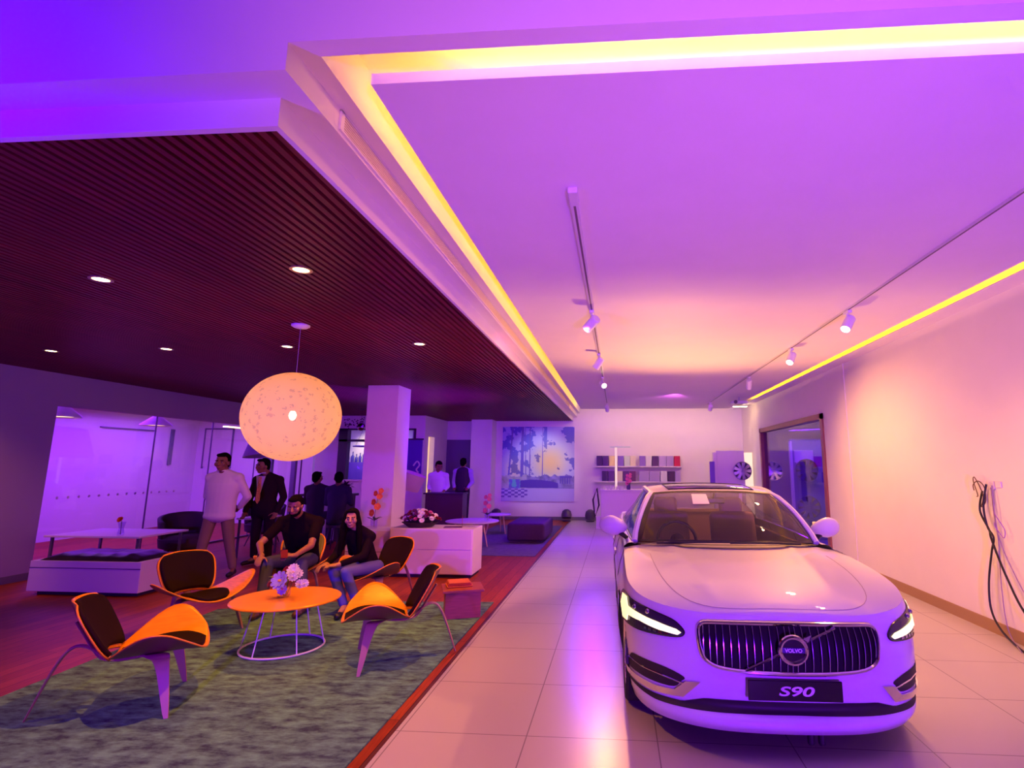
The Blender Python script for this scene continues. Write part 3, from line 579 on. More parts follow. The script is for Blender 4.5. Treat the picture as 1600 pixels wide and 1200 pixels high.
# sample shelf on the back wall
cdk=(.05,.01,.10);cv=(.22,.12,.55);cl=(.8,.75,.5);cy2=(.9,.75,.3);cg=(.6,.75,.6);cm=(.42,.30,.66);crd=(.5,.01,.08);cw=(.7,.68,.75)
S=16.8/850.
def px2(p): return (p-964)*S
rows=[(1.62,1.94,[(933,942,cdk,'near-black'),(942.5,951,(.09,.02,.2),'dark indigo'),(952,961,cy2,'pale yellow'),(965,974,cv,'violet'),(975,983.5,cg,'mint'),(984,992,cl,'cream'),(998,1007,cv,'violet blue'),(1007.5,1016,cw,'pale grey'),(1017,1026,(.07,.02,.15),'deep indigo'),(1027,1038,cm,'lilac'),(1038.5,1049,(.36,.25,.6),'mid lilac'),(1050,1059,crd,'crimson')]),
      (1.17,1.49,[(941,950,cdk,'near-black'),(950.5,959.5,(.10,.02,.22),'dark indigo'),(962,972,cl,'cream'),(973,982,(.09,.02,.2),'indigo'),(982.5,992,(.12,.02,.16),'dark plum'),(997,1012,cm,'lilac'),(1012.5,1028,(.36,.25,.6),'mid lilac'),(1029,1039,cw,'pale grey'),(1040,1050,cdk,'near-black'),(1051,1059,cm,'pale lilac')])]
t=thing('wall_shelf','white two-tier wall shelf holding colour samples above the white desk','shelf',(.65,16.7,1.5))
for z in (1.585,1.135): MB().box(px2(929),px2(1062),16.58,16.8,z,z+.03).build('board',wl,t)
for ri,(z0,z1,L) in enumerate(rows):
    for k,(a,b,c,nm) in enumerate(L):
        z=(1.615 if ri==0 else 1.165)
        m=mat('sample_%d_%d'%(ri,k),c,.35); o=MB().box(px2(a),px2(b),16.62,16.74,z+.0005,z+(z1-z0)-.02).build('colour_sample',m,bev=.004)
        tag(o,'%s colour sample block, number %d from left on the %s shelf'%(nm,k+1,('upper','lower')[ri]),'colour sample','colour sample blocks on the wall shelf')
t=thing('reception_desk','plain white desk under the colour samples behind the car','desk',(.75,15,0))
MB().box(-.43,2.1,14.6,15.3,0,.97).build('body',white,t,bev=.006); MB().box(-.46,2.13,14.57,15.33,.97,1.0).build('top',wl,t)
t=thing('tilted_screen','slanted dark framed panel leaning at the left side of the white desk','screen',(-.5,14.9,.3))
Mx=Matrix.Translation((-.47,14.75,.30))@Matrix.Rotation(-.12,4,'Y')
MB().tube([Mx@Vector(p) for p in ((-.12,0,.0),(-.12,0,.45),(.02,0,.74),(.02,0,.30))],.026,6,closed=True).build('frame',dk,t); MB().tube([Mx@Vector(p) for p in ((-.10,-.02,.1),(.0,-.02,.62))],.012,6).build('edge_strip',wl,t)
MB().box(-.56,-.44,14.68,14.84,0,.31).build('base',wl,t)
orchid('orchid','pink orchid in a dark round vase on the white desk behind the car',.30,14.85,1.0,.42,pk,mat('dark_violet_vase',(.08,.03,.2),.2),.02,6)
t=thing('card_row','row of small pale cards standing on the left end of the white desk','cards',(0,14.9,1.0))
for k in range(7): MB().box(-.36+k*.08,-.31+k*.08,14.78+.01*(k%2),14.80+.01*(k%2),1.001,1.07+.015*(k%3)).build('card',mat('card_green_white',(.7,.75,.6),.5),t)
t=thing('column_lamp','slim T-shaped pale floor lamp in front of the colour samples','lamp',(-.03,15.6,0))
MB().cyl((-.03,15.6,0),.12,.02).build('base',wl,t); MB().box(-.06,0.0,15.58,15.62,.02,2.13).build('column',mat('lit_column',(.9,.85,.6),.4,emit=(1,.85,.4),estr=.7),t); MB().box(-.2,.38,15.5,15.62,2.13,2.16).build('crossbar',mat('pale_mint',(.6,.8,.7),.3),t)
# wheel displays
def alloy(label,c,R,axis,group='alloy wheels on display'):
    t=thing('alloy_wheel',label,'wheel',c,0,group); M=Matrix.Translation(c)@axis
    ch_=mat('alloy_silver',(.75,.72,.8),.2,1.); dkm=mat('alloy_dark',(.06,.04,.1),.4)
    MB().lathe([(R,-.09),(R,.02),(R*.93,.02),(R*.9,-.02),(R*.88,-.09)],(0,0,0),36,M,cap=False).build('rim',ch_,t,smooth=True,sharp=30); MB().cyl((0,0,-.08),R*.88,.01,32,None,M).build('back_disc',dkm,t)
    for k in range(9):
        A=M@Matrix.Rotation(2*PI*k/9,4,'Z'); MB().add([A@Vector(p) for p in ((R*.15,-.03,.02),(R*.15,.03,.02),(R*.9,.045,.01),(R*.9,-.045,.01),(R*.15,-.02,-.03),(R*.15,.02,-.03),(R*.9,.03,-.03),(R*.9,-.03,-.03))],[(0,3,2,1),(0,1,5,4),(1,2,6,5),(2,3,7,6),(3,0,4,7)]).build('spoke',ch_,t)
    MB().cyl((0,0,-.03),R*.2,.06,20,None,M).build('hub',ch_,t); return t
alloy('silver alloy wheel hung against a glowing cream panel by the back wall',(3.42,15.42,1.50),.25,Matrix.Rotation(PI/2,4,'X'))
Ax=Matrix.Rotation(PI/2,4,'X')
alloy('upper silver alloy wheel seen through the glazed doorway',(4.30,12.93,1.54),.26,Ax); alloy('lower silver alloy wheel seen through the glazed doorway',(4.30,12.93,.72),.26,Ax)
t=thing('display_panel','tall glowing cream display panel standing by the far right corner','display panel',(3.4,15.6,0)); MB().box(3.52,3.74,15.58,15.62,.0,2.0).build('lit_panel',mat('lit_cream',(.9,.85,.6),.5,emit=(1,.85,.4),estr=.9),t); MB().box(2.75,3.52,15.58,15.62,0,2.05).build('side_panel',mat('lilac_panel',(.65,.5,.75),.4),t); MB().box(2.66,2.75,15.5,15.66,0,2.0).build('post',wl,t); MB().box(2.55,2.68,15.45,15.5,.7,1.75).build('banner',mat('indigo_banner',(.15,.06,.5),.4),t)
MB().tube([(3.42,15.58,1.50),(3.42,15.53,1.5)],.03,8).build('wheel_hook',tg,t)
# cables on the right wall
ws=thing('wall_socket_plate','small white double socket plate high on the right wall with cables hanging from it','socket',(3.77,5.9,1.46)); MB().rbox(3.768,3.782,5.86,5.95,1.42,1.50,.004).rbox(3.768,3.782,5.76,5.84,1.44,1.50,.004).build('plate',wl,ws)
blk=mat('black_rubber',(.015,.008,.01),.5); gry=mat('grey_violet_cable',(.35,.22,.4),.5)
def cable(label,P,r,m): tag(MB().tube(spline(P,10),r,8).build('cable',m,smooth=True),label,'cable','cables hanging on the right wall')
cable('thick black cable sagging from the bundle on the wall down to the floor',[(3.74,5.93,1.47),(3.72,5.98,1.25),(3.74,5.99,1.05),(3.73,5.90,.95),(3.74,5.97,.80),(3.73,6.05,.50),(3.72,6.05,.25),(3.70,5.92,.10),(3.66,5.65,.016),(3.55,5.2,.012),(3.4,4.6,.012)],.010,blk)
cable('thick black cable running from the bundle on the wall forward to the right',[(3.75,6.02,1.40),(3.73,6.06,1.2),(3.74,5.97,1.02),(3.73,5.93,.92),(3.73,5.78,.60),(3.72,5.55,.30),(3.70,5.1,.05),(3.6,4.6,.012)],.010,blk)
cable('thin grey cable hanging straight down from the bundle on the wall',[(3.76,5.88,1.46),(3.75,5.87,1.2),(3.76,5.88,.9),(3.75,5.90,.5),(3.74,5.88,.2),(3.72,5.8,.05),(3.6,5.5,.008)],.005,gry)
cable('thin grey cable slanting forward from the bundle beside the black ones',[(3.76,5.9,1.44),(3.76,5.88,1.0),(3.75,5.7,.65),(3.74,5.45,.35),(3.7,5.0,.05),(3.6,4.5,.008)],.004,gry)
cable('tangle of loose brown wire ends curling at the top of the cable bundle',[(3.75,6.15,1.40),(3.73,6.12,1.46),(3.72,6.02,1.50),(3.73,5.95,1.44),(3.74,5.97,1.30),(3.73,6.03,1.24),(3.74,6.0,1.36),(3.73,6.08,1.53),(3.74,6.13,1.50),(3.72,6.05,1.36),(3.74,6.1,1.34)],.005,mat('brown_wire',(.12,.04,.03),.5))
cable('loop of thin violet wire hanging beside the cable bundle',[(3.76,5.90,1.2),(3.74,5.84,1.16),(3.75,5.76,1.05),(3.74,5.75,.98),(3.75,5.80,.97),(3.74,5.87,1.06),(3.76,5.9,1.1)],.004,mat('violet_wire',(.35,.1,.6),.5))
# pendants in the meeting room
def cone(label,x,y,z,r,h):
    t=thing('cone_pendant',label,'pendant lamp',(x,y,2.86),0,'white cone pendants in the meeting room'); MB().lathe([(.02,h),(.05,h*.92),(r*.95,.03),(r,0),(r*.96,.0),(.04,h*.88)],(x,y,z),32,cap=False).build('shade',mat('pendant_white',(.85,.8,.85),.4),t,smooth=True,sharp=60)
    MB().tube([(x,y,z+h),(x,y,2.86)],.004,6).build('cord',tg,t); MB().cyl((x,y,z+.02),r*.8,.01,24).build('diffuser',mat('pendant_glow',(1,.8,.6),.4,emit=(1,.62,.25),estr=4),t)
cone('white cone pendant with warm glow seen through the middle of the glass wall',-8.95,10.0,2.36,.27,.22); cone('white cone pendant at the top left corner of the glass wall',-8.85,8.05,2.36,.27,.24)
t=thing('linear_lamp','short warm strip lamp in the meeting room left of the globe lamp','lamp',(-9.4,13,2.5)); MB().box(-9.4,-9.3,12.4,14.0,2.50,2.53).build('lit_bar',mat('lit_bar',(1,.8,.5),.4,emit=(1,.7,.25),estr=3),t); MB().tube([(-9.35,13.2,2.53),(-9.35,13.2,2.86)],.006,6).build('cord',tg,t)
# picture frame lines / board in meeting room
t=thing('whiteboard','pale framed board on the meeting room wall behind the glass','board',(-11.4,14.93,1.7)); MB().box(-11.8,-11.0,14.93,14.945,1.55,2.6).build('panel',mat('board',(.8,.75,.7),.4),t); MB().box(-11.84,-11.8,14.92,14.95,1.5,2.64).box(-11.0,-10.96,14.92,14.95,1.5,2.64).box(-11.84,-10.96,14.92,14.95,2.6,2.64).build('frame',fr,t)
MB_=MB().box(-12.04,-12.0,11.9,13.4,2.46,2.49).box(-12.04,-12.0,13.95,14.05,1.6,2.55); tag(MB_.build('wall_rail',fr),'dark horizontal rail on the meeting room wall behind the left glass pane','rail')
# big floor lamps with tilted shades
def flamp(label,c,R0,R1,L,tilt,base,glow,colr):
    t=thing('floor_lamp',label,'floor lamp',(base[0],base[1],0),0,'floor lamps with big tilted shades'); M=Matrix.Translation(c)@Matrix.Rotation(tilt,4,'Y'); sh=mat('shade_'+glow,colr,.6)
    MB().lathe([(R0,-L/2),(R1,L/2),(R1*.97,L/2-.002),(R0*.97,-L/2+.002)],(0,0,0),36,M,cap=False).build('shade',sh,t,smooth=True,sharp=60)
    MB().cyl((0,0,L/2-.02),R1*.96,.01,30,None,M).build('shade_top',sh,t)
    MB().cyl((base[0],base[1],.0),.2,.02,30).build('base',dk,t); MB().tube([(base[0],base[1],.02),(base[0],base[1],c[2]+L*.2),Vector(c)],.013,8).build('pole',dk,t)
flamp('floor lamp with a big purple drum shade behind the man in the suit',(-6.22,9.75,2.07),.62,.42,.52,-.12,(-5.85,9.85),'purple',(.42,.28,.6))
flamp('floor lamp with a tilted pinkish drum shade just right of the square pillar',(-4.55,12.0,1.27),.22,.27,.36,.35,(-4.85,12.1),'pink',(.75,.55,.6))
# bar area
t=thing('bar_counter','dark narrow bar counter with pale front behind the seated people','bar counter',(-6.4,12,0)); MB().box(-6.95,-5.9,11.7,12.35,.94,.99).build('top',dk,t); MB().box(-6.9,-6.1,11.9,12.3,.0,.94).build('front_panel',mat('pale_bar_front',(.7,.68,.8),.4),t); MB().box(-6.1,-5.95,11.72,12.3,0,.94).build('end_panel',dk,t)
t=thing('potted_plant','dark spiky potted plant on the bar counter','plant',(-6.05,12.0,.99)); MB().lathe([(.05,0),(.07,.1),(.06,.1),(0,.08)],(-6.05,12,.991),16,cap=False).build('pot',dk,t,smooth=True)
mb=MB()
for k in range(46): a=k*2.4; leaf(mb,(-6.05,12,1.07+.12*random.random()),(math.cos(a),math.sin(a),random.uniform(-.2,1.2)),random.uniform(.13,.22),.022)
mb.build('foliage',mat('dark_plum_leaf',(.04,.01,.05),.5),t)
t=thing('ball_pendant','small chrome ball pendant hanging left of the square pillar','pendant lamp',(-6.27,13,2.98)); MB().ell((-6.27,13,2.54),.095,nu=24,nv=16).build('shade',mat('chrome_ball',(.3,.2,.35),.12,1.),t,smooth=True); MB().tube([(-6.27,13,2.63),(-6.27,13,2.98)],.004,6).build('cord',dk,t); MB().lathe([(.05,0),(.05,-.02),(0,-.025)],(-6.27,13,2.98),16).build('ceiling_rose',dk,t)
t=thing('wall_decoration','dark leafy cut-out decoration on the wall above the bar window','wall decoration',(-7.2,14.78,2.8)); mb=MB()
for k in range(40): a=random.uniform(0,6.28); x=-7.35+random.uniform(-.3,.3); z=2.74+random.uniform(-.1,.16); mb.add([(x,14.79,z),(x+.06*math.cos(a),14.775,z+.06*math.sin(a)),(x+.07*math.cos(a+.6),14.785,z+.07*math.sin(a+.6))],[(0,1,2)])
mb.build('cut_out',dk,t)
t=thing('ring_chandelier','thin violet ring chandelier seen through the bar window','chandelier',(-7.75,16.5,3.0)); MB().tube([(-7.75+.38*math.cos(a*PI/20),16.5+.38*math.sin(a*PI/20),2.18) for a in range(40)],.02,8,closed=True).build('ring',mat('violet_ring',(.2,.06,.5),.3),t,smooth=True)
for a in range(3): MB().tube([(-7.75+.38*math.cos(a*2.09),16.5+.38*math.sin(a*2.09),2.18),(-7.75,16.5,3.0)],.004,5).build('cord',dk,t)
for k,(x,h) in enumerate(((-9.10,.34),(-8.97,.26),(-8.84,.3),(-8.70,.4),(-8.56,.3),(-8.42,.36))):
    t=thing('bottle','dark bottle on the bar room shelf, number %d from the left behind the window'%(k+1),'bottle',(x,18.4,1.7),0,'bottles behind the bar window'); MB().lathe([(.05,0),(.05,h*.6),(.018,h*.75),(.018,h),(0,h)],(x,18.4,1.701),14).build('body',mat('bottle_blue',(.05,.04,.3),.15),t,smooth=True); MB().cyl((x,18.4,1.70+h),.02,.02,10).build('cap',dk,t)
t=thing('back_shelf','violet shelf block in the bar room carrying the bottles','shelf',(-8.85,18.4,0)); MB().box(-9.6,-8.1,18.2,18.58,0,1.70).build('body',mat('indigo_block',(.12,.05,.5),.4),t)
t=thing('indigo_banner','indigo hanging banner with white swirl right of the square pillar','banner',(-5.7,14.72,2.2)); MB().box(-5.95,-5.33,14.72,14.735,1.2,2.30).build('cloth',mat('indigo_cloth',(.10,.03,.45),.6),t); MB().tube(spline([(-5.55,14.71,1.60),(-5.45,14.71,1.72),(-5.38,14.71,1.62),(-5.46,14.71,1.5),(-5.4,14.71,1.42)],6),.022,6).build('swirl',wl,t)
MB().box(-6.0,-5.3,14.7,14.73,2.30,2.34).build('rail',dk,t)
t=thing('service_desk','dark desk in the alcove in front of the two standing staff','desk',(-4.1,13.5,0)); MB().box(-4.64,-3.72,13.2,13.6,0,.93).build('body',mat('plum_panel',(.09,.03,.08),.4),t); MB().box(-4.68,-3.70,13.15,13.62,.93,.96).build('top',dk,t)
struct(MB().box(-5.3,-4.38,16.79,16.8,0,2.4).build('door_3',mat('dark_violet_door',(.14,.08,.22),.5)))

# ---------------------------------------------------------------- car
def cr(P,t):
    n=len(P)-1; i=min(int(t),n-1); f=t-i
    a=P[max(i-1,0)];b=P[i];c=P[i+1];d=P[min(i+2,n)]
    return tuple(.5*((2*b[k])+(-a[k]+c[k])*f+(2*a[k]-5*b[k]+4*c[k]-d[k])*f*f+(-a[k]+3*b[k]-3*c[k]+d[k])*f**3) for k in range(len(b)))
def lerp1(T,x):
    if x<=T[0][0]: return T[0][1]
    for (a,va),(b,vb) in zip(T,T[1:]):
        if x<=b: return va+(vb-va)*(x-a)/(b-a)
    return T[-1][1]
def smoothT(T,x,w=.03):
    return sum(lerp1(T,x+w*k) for k in (-2,-1,0,1,2))/5
PLAN=[(0,0),(.2,.006),(.4,.03),(.56,.082),(.7,.165),(.8,.27),(.868,.4),(.912,.58),(.932,.87),(.94,1.3),(.936,1.9),(.935,2.6),(.935,3.3),(.925,3.8),(.895,4.3),(.84,4.68),(.7,4.88),(.4,4.95),(0,4.963)]
ZT=[(0,.765),(.1,.775),(.3,.805),(.5,.84),(.9,.895),(1.5,.945),(2.6,.965),(3.8,.985),(4.6,.99),(4.9,.97),(5,.96)]
WX=1.025
def belt(u,z,off=0.):
    x,y=cr(PLAN,abs(u)); sg=-1 if u<0 else 1
    fr=max(0.,1-y/.75); rr=max(0.,(y-4.3)/.65)
    lean=smoothT([(.12,.07),(.17,.0),(.205,-.035),(.24,-.02),(.275,.035),(.32,.02),(.4,0),(.55,.0),(.66,.012),(.74,.045),(.8,.1),(.86,.17)],z,.008)
    side=smoothT([(.14,.93),(.2,.965),(.3,.985),(.5,1.),(.7,.998),(.8,.985),(.9,.955),(1.0,.91)],z,.02)
    crease=.012*math.exp(-((z-.70)/.03)**2)*min(1,max(0,(y-.6)/.4))
    cy=y+lean*fr+rr*lerp1([(.2,-.06),(.5,0),(.8,.01),(1,.06)],z)
    e=.01;a=cr(PLAN,max(abs(u)-e,0));b=cr(PLAN,min(abs(u)+e,18)); tx,ty=b[0]-a[0],b[1]-a[1];l=math.hypot(tx,ty) or 1
    nx,ny=ty/l,-tx/l
    return Vector((sg*((x*side+crease)+nx*off)*WX,cy+ny*off,z))
def ztop(u): return smoothT(ZT,cr(PLAN,abs(u))[1],.05)
car=thing('car','white four-door saloon car with lit headlights and a black S90 plate','car',(.99,3.43,0),math.radians(1.3))
CW=dict(world=False)
cp=mat('pearl_white_paint',(.72,.68,.76),.45,spec=.25,coat=.8)
cp.node_tree.nodes['Principled BSDF'].inputs['Coat Roughness'].default_value=.015
blk2=mat('gloss_black_trim',(.012,.008,.010),.2); chm=mat('chrome',(.85,.82,.85),.09,1.); rub=mat('tyre_rubber',(.015,.012,.015),.8); blkm=mat('matt_black_plastic',(.02,.012,.016),.6)
WFr,WRr,RW=.87,3.81,.345
def inarch(y,z): return any((y-w)**2+(z-.345)**2<.375**2 for w in (WFr,WRr))
NU=360; NV=56
mb=MB(); v=[];
for j in range(NV+1):
    for i in range(NU+1):
        u=-18+36*i/NU; zt=ztop(u); z=.145+(zt-.145)*j/NV; v.append(belt(u,z))
f=[]
for j in range(NV):
    for i in range(NU):
        q=(j*(NU+1)+i,j*(NU+1)+i+1,(j+1)*(NU+1)+i+1,(j+1)*(NU+1)+i); c=sum((v[k] for k in q),Vector())/4
        if abs(c.x)>.8 and inarch(c.y,c.z): continue
        f.append(q)
mb.add(v,f); body=mb.build('body',cp,car,smooth=True,sharp=60,**CW)
# hood
def edge_at(y):   # belt top outline half width and z at distance y from the nose
    lo,hi=0.,9.
    for _ in range(40):
        m=(lo+hi)/2
        p=belt(m,ztop(m))
        if p.y<y: lo=m
        else: hi=m
    p=belt(lo,ztop(lo)); return p.x,p.z
y00=belt(0,ztop(0)).y
def zc(y): return smoothT([(0.0,.765),(y00+.001,.768),(.12,.80),(.25,.832),(.5,.875),(.9,.925),(1.3,.962),(1.75,1.0)],y,.03)
def hoodz(x,y):
    hw,ze=edge_at(max(y,y00+.0005)); hw=max(hw,.02); s=min(1,abs(x)/hw); c=zc(y) if y>y00+.02 else ze+(zc(y)-ze)*max(0,(y-y00)/.02)
    z=ze+(max(c,ze)-ze)*(1-s**2.6)
    rx=.36+.14*min(1,y/1.5)  # power dome line
    z+=.010*math.exp(-((abs(x)-rx)/.05)**2)*min(1,max(0,(y-.2)*4))*(s<.98)
    return z
rows=[y00+.0004]+[y00+.01*k for k in (.3,1,2,3.5,5,7,9,12)]+[y00+.16+k*.04 for k in range(36)]
rows=[y for y in rows if y<1.66]
mb=MB(); n=48; vv=[]
for y in rows:
    hw,ze=edge_at(y)
    for i in range(n+1):
        x=-hw+2*hw*i/n; vv.append((x,y-(.0 if abs(x)<0 else 0),hoodz(x,y)))
mb.add(vv,[(j*(n+1)+i,j*(n+1)+i+1,(j+1)*(n+1)+i+1,(j+1)*(n+1)+i) for j in range(len(rows)-1) for i in range(n)])
mb.build('bonnet',cp,car,smooth=True,sharp=50,**CW)
# shut line around bonnet
P=[]
for k in range(41):
    s=-1+2*k/40; ang=s*PI/2; x=.70*math.sin(ang); 
    y=.105+1.1*(1-math.cos(ang))**2.2 if True else 0
    P.append(Vector((x*(1 if True else 1),min(y,1.3)+y00*.3,0)))
P=[Vector((p.x,p.y,hoodz(p.x,p.y)+.0012)) for p in P]
MB().tube(P,.0022,5,flat=.4).build('bonnet_shut_line',mat('shut_line_soft',(.40,.30,.40),.6),car,**CW)
# greenhouse curves
def wsb(s): x=.80*s; return Vector((x,1.40+.30*abs(s)**2.4,1.003-.032*abs(s)**3))
def wst(s): x=.598*s; return Vector((x,2.13+.13*abs(s)**2.2,1.402-.030*abs(s)**3))
def rwt(s): x=.56*s; return Vector((x,3.52-.10*abs(s)**2,1.385-.03*abs(s)**3))
def rwb(s): x=.70*s; return Vector((x,4.25-.22*abs(s)**2,1.075-.02*abs(s)**3))
def wind(u,v,off=0):
    s=2*u-1; a=wsb(s);b=wst(s); p=a.lerp(b,v); p+=Vector((0,-.05,.045))*math.sin(PI*v)*(1-.3*s*s)+Vector((0,-off,off)); return p
wgl=glass('windscreen_glass',(.90,.86,.72),.10); sgl=glass('side_window_glass',(.30,.25,.40),.16)
MB().grid(lambda u,v:wind(.03+.94*u,.03+.94*v),24,14).build('windscreen',wgl,car,smooth=True,**CW)
# black border band
def band(fr,n=24):
    mb=MB(); 
    def ring(k): # outer/inner loop parameter
        return k
    outer=[(0,0),(1,0),(1,1),(0,1)]
    def edgepts(e):
        L=[]
        for (a,b) in zip([(e,e),(1-e,e),(1-e,1-e),(e,1-e)],[(1-e,e),(1-e,1-e),(e,1-e),(e,e)]):
            for k in range(n): L.append((a[0]+(b[0]-a[0])*k/n,a[1]+(b[1]-a[1])*k/n))
        return L
    A=edgepts(.0);B=edgepts(fr); v=[wind(*p,.002) for p in A]+[wind(*p,.002) for p in B]; N=len(A)
    return mb.add(v,[(i,(i+1)%N,N+(i+1)%N,N+i) for i in range(N)])
band(.035).build('windscreen_seal',blk2,car,smooth=True,**CW)
# roof
def roof(u,v):
    s=2*u-1; a=wst(s);b=rwt(s); p=a.lerp(b,v); p.z+=.055*math.sin(PI*v)**.8*(1-.25*s*s); 
    p.x*=1+.07*math.sin(PI*v); return p
MB().grid(roof,30,26).build('roof',cp,car,smooth=True,**CW)
def sun(u,v):
    p=roof(.16+.68*u,.07+.40*v); p.z+=.004; return p
o=MB().grid(sun,20,12).build('sunroof',mat('sunroof_glass',(.05,.03,.06),.06),car,smooth=True,**CW)
MB().tube([roof(.15+.70*u,.06+.42*v)+Vector((0,0,.004)) for u,v in [(k/12,0) for k in range(12)]+[(1,k/8) for k in range(8)]+[(1-k/12,1) for k in range(12)]+[(0,1-k/8) for k in range(8)]],.006,6,closed=True).build('sunroof_rim',blk2,car,**CW)
MB().grid(lambda u,v:rwb(2*u-1).lerp(rwt(2*u-1),v)+Vector((0,.03,.03))*math.sin(PI*v),20,10).build('rear_window',sgl,car,smooth=True,**CW)
# boot lid
def boot(u,v):
    y=4.18+(4.955-4.18)*v; hw,ze=.80*(1-.0*v),0
    s=2*u-1; uu=13.2+4.8*v
    e=belt(min(17.99,uu),ztop(min(17.99,uu))); 
    return Vector((e.x*s,e.y-(0 if True else 0)+(e.y*0), e.z+(.06*(1-v)+.012)*(1-abs(s)**2.5)))
MB().grid(boot,20,24).build('boot_lid',cp,car,smooth=True,**CW)
# side glass, pillars, shoulders
for sg in (-1,1):
    def sideg(u,v,sg=sg):
        y=1.70+(4.08-1.70)*u
        lo=Vector((sg*(.815+.03*math.sin(PI*u)),y,.975+.03*u))
        # roof rail point
        t=min(1,max(0,(y-2.26)/(3.42-2.26)))
        if y<2.26: hi=wsb(sg).lerp(wst(sg),(y-1.70)/.56); hi=Vector((hi.x,y,hi.z))
        elif y>3.42: hi=rwt(sg).lerp(rwb(sg),(y-3.42)/(4.03-3.42)*1.0) if y<4.03 else rwb(sg); hi=Vector((hi.x*1.03,y,hi.z))
        else: hi=roof(0 if sg<0 else 1,t); hi=Vector((hi.x,y,hi.z))
        p=lo.lerp(hi,v); p.x+=sg*.018*math.sin(PI*v); return p
    MB().grid(lambda u,v:sideg(.06+.80*u,.04+.90*v),26,8).build('side_window',sgl,car,smooth=True,**CW)
    MB().grid(lambda u,v:sideg(.84+.16*u,v),8,8).build('rear_pillar',cp,car,smooth=True,**CW)
    MB().grid(lambda u,v:sideg(.42+.02*u,.03+.92*v)+Vector((sg*.006,0,0)),2,8).build('door_pillar',blk2,car,smooth=True,**CW)
    # A pillar + roof rail
    P=[wsb(sg)+Vector((0,-.01,.0))]+[wsb(sg).lerp(wst(sg),k/8)+Vector((sg*.012,-.02,.03))*math.sin(PI*k/8)+Vector((sg*.008,0,0)) for k in range(1,8)]+[roof(0 if sg<0 else 1,k/14)+Vector((0,0,-.012)) for k in range(15)]
    MB().tube(P,[.03]*8+[.030]*15,8).build('roof_pillar',cp,car,smooth=True,**CW)
    MB().tube([sideg(k/30,.02)+Vector((sg*.008,0,0)) for k in range(31)],.009,6).build('window_chrome_strip',chm,car,smooth=True,**CW)
    # shoulder
    def sh(u,v,sg=sg):
        y=1.60+(4.3-1.60)*u; uu=None; lo,hi=0.,18.
        for _ in range(30):
            m=(lo+hi)/2
            if belt(m,ztop(m)).y<y: lo=m
            else: hi=m
        e=belt(sg*lo,ztop(lo)); yy=max(1.70,min(4.08,y)); g=sideg((yy-1.70)/2.38,.0); g=Vector((g.x,y,g.z))
        p=e.lerp(g,v); p.z+=.012*math.sin(PI*v); return p
    MB().grid(sh,40,6).build('shoulder',cp,car,smooth=True,**CW)
    # wheels
    for wy in (WFr,WRr):
        xw=sg*.93; A=Matrix.Translation((xw,wy,.345))@Matrix.Rotation(sg*PI/2,4,'Y')
        R=RW
        wh=MB().lathe([(R*.68,-.22),(R*.94,-.225),(R,-.20),(R,-.02),(R*.95,.0),(R*.70,-.005)],(0,0,0),40,A,cap=False).build('tyre',rub,car,smooth=True,sharp=35,**CW)
        MB().lathe([(R*.70,-.005),(R*.66,-.01),(R*.62,-.03),(R*.60,-.2)],(0,0,0),40,A,cap=False).build('wheel_rim',chm,wh,smooth=True,world=False)
        sp=MB()
        for k in range(10):
            B=A@Matrix.Rotation(2*PI*k/10,4,'Z'); sp.add([B@Vector(p) for p in ((R*.1,-.02,-.02),(R*.1,.02,-.02),(R*.66,.03,-.012),(R*.66,-.03,-.012),(R*.1,-.02,-.05),(R*.1,.02,-.05),(R*.66,.02,-.05),(R*.66,-.02,-.05))],[(0,3,2,1),(0,1,5,4),(1,2,6,5),(2,3,7,6),(3,0,4,7)])
        sp.cyl((0,0,-.05),R*.18,.04,20,None,A).build('wheel_spokes',chm,wh,world=False)
        MB().cyl((0,0,-.12),R*.6,.01,30,None,A).build('brake_disc',blkm,wh,world=False)
    MB().grid(lambda u,v:Vector((sg*(.66+.27*v),WFr-.375*math.cos(PI*u),.345+.375*math.sin(PI*u))),20,3).build('wheel_arch_liner',blkm,car,smooth=True,**CW)
    MB().grid(lambda u,v:Vector((sg*(.66+.27*v),WRr-.375*math.cos(PI*u),.345+.375*math.sin(PI*u))),20,3).build('wheel_arch_liner',blkm,car,smooth=True,**CW)
    # mirrors
    mc=Vector((sg*.985,1.93,1.075)); 
    mb=MB(); pts=[]
    def mir(u,v,sg=sg,mc=mc):
        a=2*PI*u; th=PI*v; x=math.cos(a)*math.sin(th);z=math.sin(a)*math.sin(th);y=-math.cos(th)
        k=1-.28*(x*-sg>0)*abs(x); zz=z*(.100 if z>0 else .082)*k
        return mc+Vector((x*.135,(y*.075 if y<0 else y*.03)+.05*max(0,-x*sg)*-0+abs(x)**2*.03,zz+ (-.012*x*-sg)))
    mm=MB().grid(mir,28,16).build('door_mirror',cp,car,smooth=True,sharp=180,**CW)
    MB().tube([mc+Vector((-sg*.06,.0,-.055)),Vector((sg*.86,1.90,.975))],[.035,.03],10,flat=.6).build('mirror_foot',blkm,mm,smooth=True,world=False)
    MB().grid(lambda u,v:mc+Vector(((u-.5)*.2,.055,(v-.5)*.11)),2,2).build('mirror_glass',chm,mm,world=False)
# underbody
MB().box(-.80,.80,.35,4.7,.13,.2).build('underbody',blkm,car,**CW)
